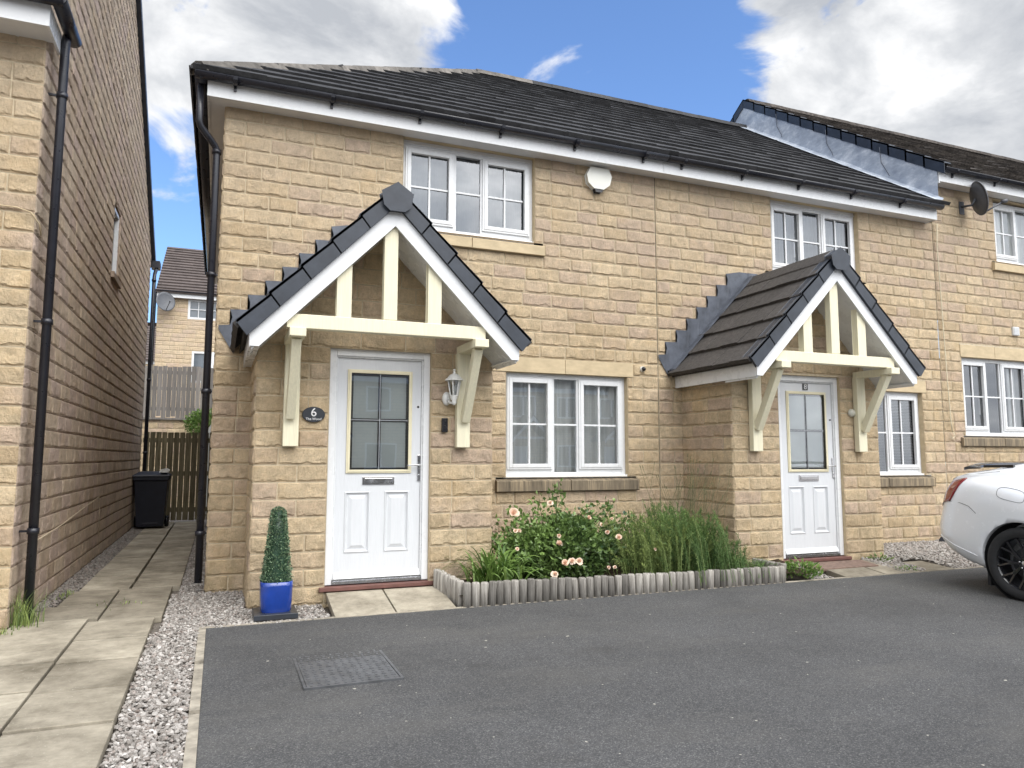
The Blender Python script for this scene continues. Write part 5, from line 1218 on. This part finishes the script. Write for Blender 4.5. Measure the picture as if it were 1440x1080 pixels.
def surf(s, t):
    """s metres from the tail, t 0..1 from bottom centre to top centre (right side of the car)"""
    k = np.interp(s, STa[:,0], np.arange(len(STa))); _, zb, wl, w, zs, ws, zt, wt, zc_ = cr(STa, k)
    pts = np.array([(0,zb),(wl*.6,zb),(wl*.96,zb+.015),(w*.965,zb+.10),(w*.995,zb+.24),(w,(zb+.30+zs)/2),(w*.99,zs-.10),(ws,zs),(wt*.55+ws*.45,(zs+zt)/2+.01),(wt,zt),(wt*.6,zc_-.012),(0,zc_)])
    p = cr(pts, t*(len(pts)-1)); return p[0], p[1]
CX, CYr, CZ = 6.80, -2.17, -.172
def cw(s, x, z, sg=-1):
    if s < .86: s = .86-(.86-s)*1.17
    k = math.exp(-(s/.45)**2); s = s + k*(.26*max(0, z-.60) + .55*max(0, .50-z))   # tail leans forward above and tucks in below the bumper line
    return (CX+sg*x, CYr-s, CZ+z)     # nose towards the road (-Y); sg=-1 is the side facing the camera
ss = np.concatenate([np.linspace(0,.3,12), np.linspace(.34,3.7,70), np.linspace(3.74,4.05,9)]); ts = np.linspace(0,1,45)
mb = MB(); ring = []
for s_ in ss:
    row = [surf(s_, t) for t in ts]; ring.append([cw(s_, x, z, -1) for x, z in row] + [cw(s_, x, z, 1) for x, z in row[::-1]][1:-1])
nr = len(ring[0]); mb.add([p for r_ in ring for p in r_], [(i*nr+k, i*nr+(k+1)%nr, (i+1)*nr+(k+1)%nr, (i+1)*nr+k) for i in range(len(ring)-1) for k in range(nr)] + [tuple(range(nr))[::-1], tuple(range((len(ring)-1)*nr, len(ring)*nr))], 0, .5, .5, True)
HUBS = (.86, 3.28); RW = .33
body = mb.build('body', M['carpaint'], car)
cutters = []
for hs in HUBS:
    for sg in (-1, 1):
        c = MB(); xa, xb = sorted((CX+sg*.62, CX+sg*1.2)); c.lathe([(0,xa),(.372,xa),(.372,xb),(0,xb)], (0,CYr-hs,CZ+.335), 'x', 48, smooth=False); co = c.build('cutter', M['black']); cutters.append(co)
for co in cutters:
    bm_ = body.modifiers.new('b', 'BOOLEAN'); bm_.operation = 'DIFFERENCE'; bm_.object = co; bm_.solver = 'EXACT'
bpy.context.view_layer.update()
me2 = bpy.data.meshes.new_from_object(body.evaluated_get(bpy.context.evaluated_depsgraph_get())); body.modifiers.clear(); body.data = me2
for co in cutters: bpy.data.objects.remove(co, do_unlink=True)
for hs in HUBS:
    for sg in (-1, 1):
        mb = MB(); xa, xb = sorted((CX+sg*.60, CX+sg*.86)); mb.lathe([(0,CX+sg*.60),(.368,CX+sg*.60),(.368,CX+sg*.86)], (0,CYr-hs,CZ+.335), 'x', 40); mb.build('wheel_arch_liner', M['tyre'], car)
        wx = CX+sg*.80; o_ = sg
        ty = MB(); ty.lathe([(.225,wx-o_*.09),(.25,wx-o_*.105),(.30,wx-o_*.112),(.322,wx-o_*.10),(.33,wx-o_*.07),(.33,wx+o_*.055),(.322,wx+o_*.085),(.295,wx+o_*.098),(.255,wx+o_*.092),(.235,wx+o_*.082)], (0,CYr-hs,CZ+RW), 'x', 56)
        wh = ty.build('wheel', M['tyre'], car)
        rm = MB(); rm.lathe([(.237,wx+o_*.086),(.243,wx+o_*.080),(.232,wx+o_*.070),(.222,wx+o_*.03),(.218,wx-o_*.08)], (0,CYr-hs,CZ+RW), 'x', 56)
        rm.lathe([(0,wx+o_*.045),(.06,wx+o_*.045),(.066,wx+o_*.03),(.066,wx-o_*.02)], (0,CYr-hs,CZ+RW), 'x', 24)
        for k in range(8):
            a0 = 2*PI*k/8
            for da in (-.16, .16):
                P0 = (wx+o_*.042, CYr-hs+.05*math.cos(a0), CZ+RW+.05*math.sin(a0)); P1 = (wx+o_*.052, CYr-hs+.14*math.cos(a0+da*.4), CZ+RW+.14*math.sin(a0+da*.4)); P2 = (wx+o_*.072, CYr-hs+.23*math.cos(a0+da*1.15), CZ+RW+.23*math.sin(a0+da*1.15))
                rm.bar(P0,P1,.02,.022,(1,0,0)); rm.bar(P1,P2,.017,.02,(1,0,0))
        rm.build('rim', M['alloy'], wh, bevel=.002)
        hb_ = MB(); hb_.lathe([(0,wx+o_*.052),(.028,wx+o_*.050),(.032,wx+o_*.044)], (0,CYr-hs,CZ+RW), 'x', 20)
        for k in range(5):
            a0 = 2*PI*k/5+.3; hb_.lathe([(0,wx+o_*.052),(.008,wx+o_*.052),(.009,wx+o_*.044)], (0,CYr-hs+.048*math.cos(a0),CZ+RW+.048*math.sin(a0)), 'x', 8)
        hb_.build('hub_cap', M['chrome'], wh)
        bd = MB(); bd.lathe([(0,wx-o_*.02),(.15,wx-o_*.02),(.15,wx-o_*.04),(0,wx-o_*.04)], (0,CYr-hs,CZ+RW), 'x', 32); bd.build('brake_disc', M['iron'], wh)
def patch(name, s0f, s1f, t0, t1, ns, nt_, off, mat, sg=-1, lbl=None):
    mb = MB(); v = []
    for i in range(ns+1):
        for j in range(nt_+1):
            tt = t0+(t1-t0)*j/nt_; s_ = s0f(j/nt_)+(s1f(j/nt_)-s0f(j/nt_))*i/ns; x, z = surf(s_, tt); v.append(cw(s_-off*.5, x+off, z, sg))
    mb.add(v, [(i*(nt_+1)+j, (i+1)*(nt_+1)+j, (i+1)*(nt_+1)+j+1, i*(nt_+1)+j+1) for i in range(ns) for j in range(nt_)], 0, .5, .5, True); o = mb.build(name, mat, car); 
    sd = o.modifiers.new('t', 'SOLIDIFY'); sd.thickness = .01; sd.offset = 0; return o
for sg in (-1, 1):
    patch('rear_light', lambda u: .0, lambda u: .20+.10*u, .50, .725, 10, 10, .006, M['redlamp'], sg)
    patch('door_glass', lambda u: 1.45+.1*u, lambda u: 2.55-.35*u, .65, .80, 14, 8, .004, M['black'], sg)
def seam(pts, r=.003, sg=-1, mat='seal', nm='panel_seam', off=.001):
    mb = MB(); P = []
    for s_, t in pts: x, z = surf(s_, t); P.append(cw(s_, x+off, z, sg))
    mb.tube(P, r, 5, 0, .5, False); mb.build(nm, M[mat], car)
for sg in (-1,):
    seam([(.10,.50),(.20,.497),(.32,.488),(.42,.475),(.50,.45)], .0022, sg)
    seam([(.60+.16*math.cos(a), .575+.055*math.sin(a)) for a in np.linspace(0,2*PI,26)] if False else [(.80+.115*math.copysign(abs(math.cos(a))**.6,math.cos(a)), .60+.050*math.copysign(abs(math.sin(a))**.6,math.sin(a))) for a in np.linspace(0,2*PI,40)], .0018, sg, nm='fuel_flap')
    seam([(.05,.775),(.12,.785),(.25,.79),(.45,.79),(.62,.785)], .0018, sg)
    seam([(1.35,.27),(1.33,.45),(1.36,.62)], .003, sg); seam([(2.62,.27),(2.60,.45),(2.62,.62)], .003, sg)
    seam([(.02,.345),(.12,.338),(.25,.325),(.38,.312),(.46,.30)], .007, sg, 'carpaint', 'bumper_crease', .0)
sp = MB(); v = []
xs = np.linspace(-.70,.70,29)
for x in xs:
    c_ = .09*(abs(x)/.70)**2.5; zz = 1.21-.035*(abs(x)/.7)**4
    for (ds_, dz) in ((0,-.005),(.0,.022),(.05,.036),(.17,.024),(.17,.012),(.05,.006)): v.append((CX+x, CYr-(.13+c_+ds_), CZ+zz+dz))
sp.add(v, [(6*i+k, 6*i+(k+1)%6, 6*i+6+(k+1)%6, 6*i+6+k) for i in range(28) for k in range(6)] + [tuple(range(6)), tuple(range(28*6, 29*6))[::-1]], 0, .5, .5, True)
for sx in (-1, 1): sp.bar((CX+sx*.68, CYr-.42, CZ+1.21), (CX+sx*.66, CYr-.70, CZ+1.215), .03, .025); sp.bar((CX+sx*.55,CYr-.36,CZ+1.06),(CX+sx*.55,CYr-.34,CZ+1.17), .06,.02)
sp.build('rear_wing', M['alloy'], car)
mb = MB(); mb.box(CX-.5,CX+.5,CYr-.72,CYr-.30,CZ+.17,CZ+.33); mb.tube([(CX-.50,CYr-.24,CZ+.24),(CX-.50,CYr-.7,CZ+.24)], .045, 14); mb.build('exhaust', M['tyre'], car)
mb = MB(); mb.box(CX-.80,CX-.55,CYr-.50,CYr-.47,CZ+.08,CZ+.24); mb.build('mud_flap', M['tyre'], car)
# black drain pipe offcut by the wall behind the car
mb = MB(); mb.tube([(8.55,-.22,-.03),(8.62,-.18,-.06),(8.95,-.16,-.08)], [.07,.06,.05], 10); mb.tube([(8.70,-.05,.16),(8.74,-.08,.06),(8.68,-.12,-.02)], .012, 6)
tag(mb.build('drain_pipe', M['black_pvc']), 'short black drain pipe at the wall foot behind the white car', 'drain pipe')

# ------------------------------------------------------------------ camera
v_ = dict(f=1024.81, yaw=.3801, pitch=.1006, roll=.0015, C=(-.8935,-7.5786,1.1172))
cy, sy, cp, sp_ = math.cos(v_['yaw']), math.sin(v_['yaw']), math.cos(v_['pitch']), math.sin(v_['pitch'])
Fv = Vector((sy*cp, cy*cp, sp_)); r = Vector((cy,-sy,0)); u = r.cross(Fv); cr_, sr_ = math.cos(v_['roll']), math.sin(v_['roll'])
r2 = r*cr_ + u*sr_; u2 = u*cr_ - r*sr_
cam = bpy.data.cameras.new('camera'); co = bpy.data.objects.new('camera', cam); col.objects.link(co); sc.camera = co
cam.sensor_width = 36; cam.lens = 36*v_['f']/1440; cam.clip_end = 600; cam.clip_start = .05
co.matrix_world = Matrix(((r2.x,u2.x,-Fv.x,v_['C'][0]),(r2.y,u2.y,-Fv.y,v_['C'][1]),(r2.z,u2.z,-Fv.z,v_['C'][2]),(0,0,0,1)))
def pixdir(px, py):
    return (Fv + r2*((px-720)/v_['f']) - u2*((py-540)/v_['f'])).normalized()

# ------------------------------------------------------------------ sky and sun
SUN_AZ, SUN_EL = math.radians(161), math.radians(52)     # azimuth clockwise from +Y
sd = Vector((math.sin(SUN_AZ)*math.cos(SUN_EL), math.cos(SUN_AZ)*math.cos(SUN_EL), math.sin(SUN_EL)))
L = bpy.data.lights.new('sun', 'SUN'); L.energy = 1.35; L.angle = math.radians(45); L.color = (1,.95,.87); lo = bpy.data.objects.new('sun', L); col.objects.link(lo); lo.rotation_euler = (-sd).to_track_quat('-Z','Y').to_euler()
w = bpy.data.worlds.new('World'); sc.world = w; w.use_nodes = True; nt = w.node_tree; bg = nt.nodes['Background']; bg.inputs['Strength'].default_value = .15
sky = N(nt, 'ShaderNodeTexSky'); sky.sky_type = 'NISHITA'; sky.sun_disc = False; sky.sun_elevation = SUN_EL; sky.sun_rotation = SUN_AZ; sky.air_density = 1.0; sky.dust_density = .6; sky.ozone_density = 2.5
tc = N(nt, 'ShaderNodeTexCoord'); D0 = tc.outputs['Generated']
mp = N(nt, 'ShaderNodeMapping'); mp.inputs['Scale'].default_value = (1,1,1.9); nt.links.new(D0, mp.inputs['Vector'])
def wn(scale, det, off=0, dist=0):
    n = N(nt, 'ShaderNodeTexNoise'); n.inputs['Scale'].default_value = scale; n.inputs['Detail'].default_value = det; n.inputs['Roughness'].default_value = .58; n.inputs['Distortion'].default_value = dist
    m2 = N(nt, 'ShaderNodeMapping'); m2.inputs['Location'].default_value = (off,off*.7,off*.3); nt.links.new(mp.outputs[0], m2.inputs['Vector']); nt.links.new(m2.outputs[0], n.inputs['Vector']); return n.outputs['Fac']
def math2(op, a, b, clamp=False):
    m_ = N(nt, 'ShaderNodeMath', operation=op); m_.use_clamp = clamp
    for i, x in enumerate((a, b)):
        if hasattr(x, 'is_linked'): nt.links.new(x, m_.inputs[i])
        else: m_.inputs[i].default_value = x
    return m_.outputs[0]
def blob(d, r_in, r_out, amp):
    dt = N(nt, 'ShaderNodeVectorMath', operation='DOT_PRODUCT'); nt.links.new(D0, dt.inputs[0]); dt.inputs[1].default_value = d
    m_ = N(nt, 'ShaderNodeMapRange'); m_.interpolation_type = 'SMOOTHSTEP'; nt.links.new(dt.outputs['Value'], m_.inputs['Value'])
    for i, x in enumerate((math.cos(math.radians(r_out)), math.cos(math.radians(r_in)), 0, amp)): m_.inputs[i+1].default_value = x
    return m_.outputs['Result']
acc = None
for d, ri, ro, amp in ((pixdir(1400,60), 7, 17, .75), (pixdir(1180,100), 1, 5, .25), (pixdir(320,-10), 2, 9, .50), (pixdir(500,-20), 2, 9, .45), (pixdir(225,70), 1, 5, .3), (pixdir(262,212), .5, 2.5, .25), (pixdir(1550,-350), 12, 30, .4), (pixdir(350,-350), 10, 22, .3), ((-.1,-1,.45), 65, 88, 1.2), (pixdir(850,40), 5, 13, -.35), (pixdir(260,300), 2, 8, -.35)):
    bl = blob(tuple(d), ri, ro, amp); acc = bl if acc is None else math2('ADD', acc, bl)
nn = wn(5.6, 13, 1.3, .6)
den = math2('ADD', math2('MULTIPLY', math2('SUBTRACT', nn, .5), 3.4), acc)
cm_ = N(nt, 'ShaderNodeMapRange'); cm_.interpolation_type = 'SMOOTHSTEP'; nt.links.new(den, cm_.inputs['Value'])
for i, x in enumerate((.10, .62, 0, 1)): cm_.inputs[i+1].default_value = x
shade = math2('ADD', math2('ADD', math2('MULTIPLY', math2('SUBTRACT', wn(4.6, 9, 5.1, .3), .5), 1.5), .55), math2('MULTIPLY', acc, -.10))
rp = N(nt, 'ShaderNodeValToRGB'); e = rp.color_ramp.elements
CL = 1.0
for i, (p_, c_) in enumerate(((.28,(2.15,2.26,2.45)),(.46,(3.0,3.08,3.2)),(.64,(4.3,4.32,4.35)))):
    if i > 1: e.new(.5)
    e[i].position = p_; e[i].color = (c_[0]*CL/10, c_[1]*CL/10, c_[2]*CL/10, 1)
nt.links.new(shade, rp.inputs['Fac'])
sc10 = N(nt, 'ShaderNodeVectorMath', operation='SCALE'); nb_ = blob(tuple(sd), 15, 74, 30.0); sb_ = math2('ADD', nb_, 10.0); nt.links.new(sb_, sc10.inputs['Scale']); nt.links.new(rp.outputs['Color'], sc10.inputs[0])
mx = N(nt, 'ShaderNodeMix'); mx.data_type = 'RGBA'; nt.links.new(cm_.outputs['Result'], mx.inputs[0]); tn = N(nt, 'ShaderNodeMix'); tn.data_type = 'RGBA'; tn.blend_type = 'MULTIPLY'; tn.inputs[0].default_value = 1; tn.inputs[7].default_value = (.70,.82,.98,1); nt.links.new(sky.outputs[0], tn.inputs[6]); nt.links.new(tn.outputs[2], mx.inputs[6]); nt.links.new(sc10.outputs[0], mx.inputs[7]); nt.links.new(mx.outputs[2], bg.inputs['Color'])
sc.view_settings.view_transform = 'Standard'; sc.view_settings.look = 'None'; sc.view_settings.gamma = 1; sc.view_settings.exposure = .76
sc.render.engine = 'CYCLES'
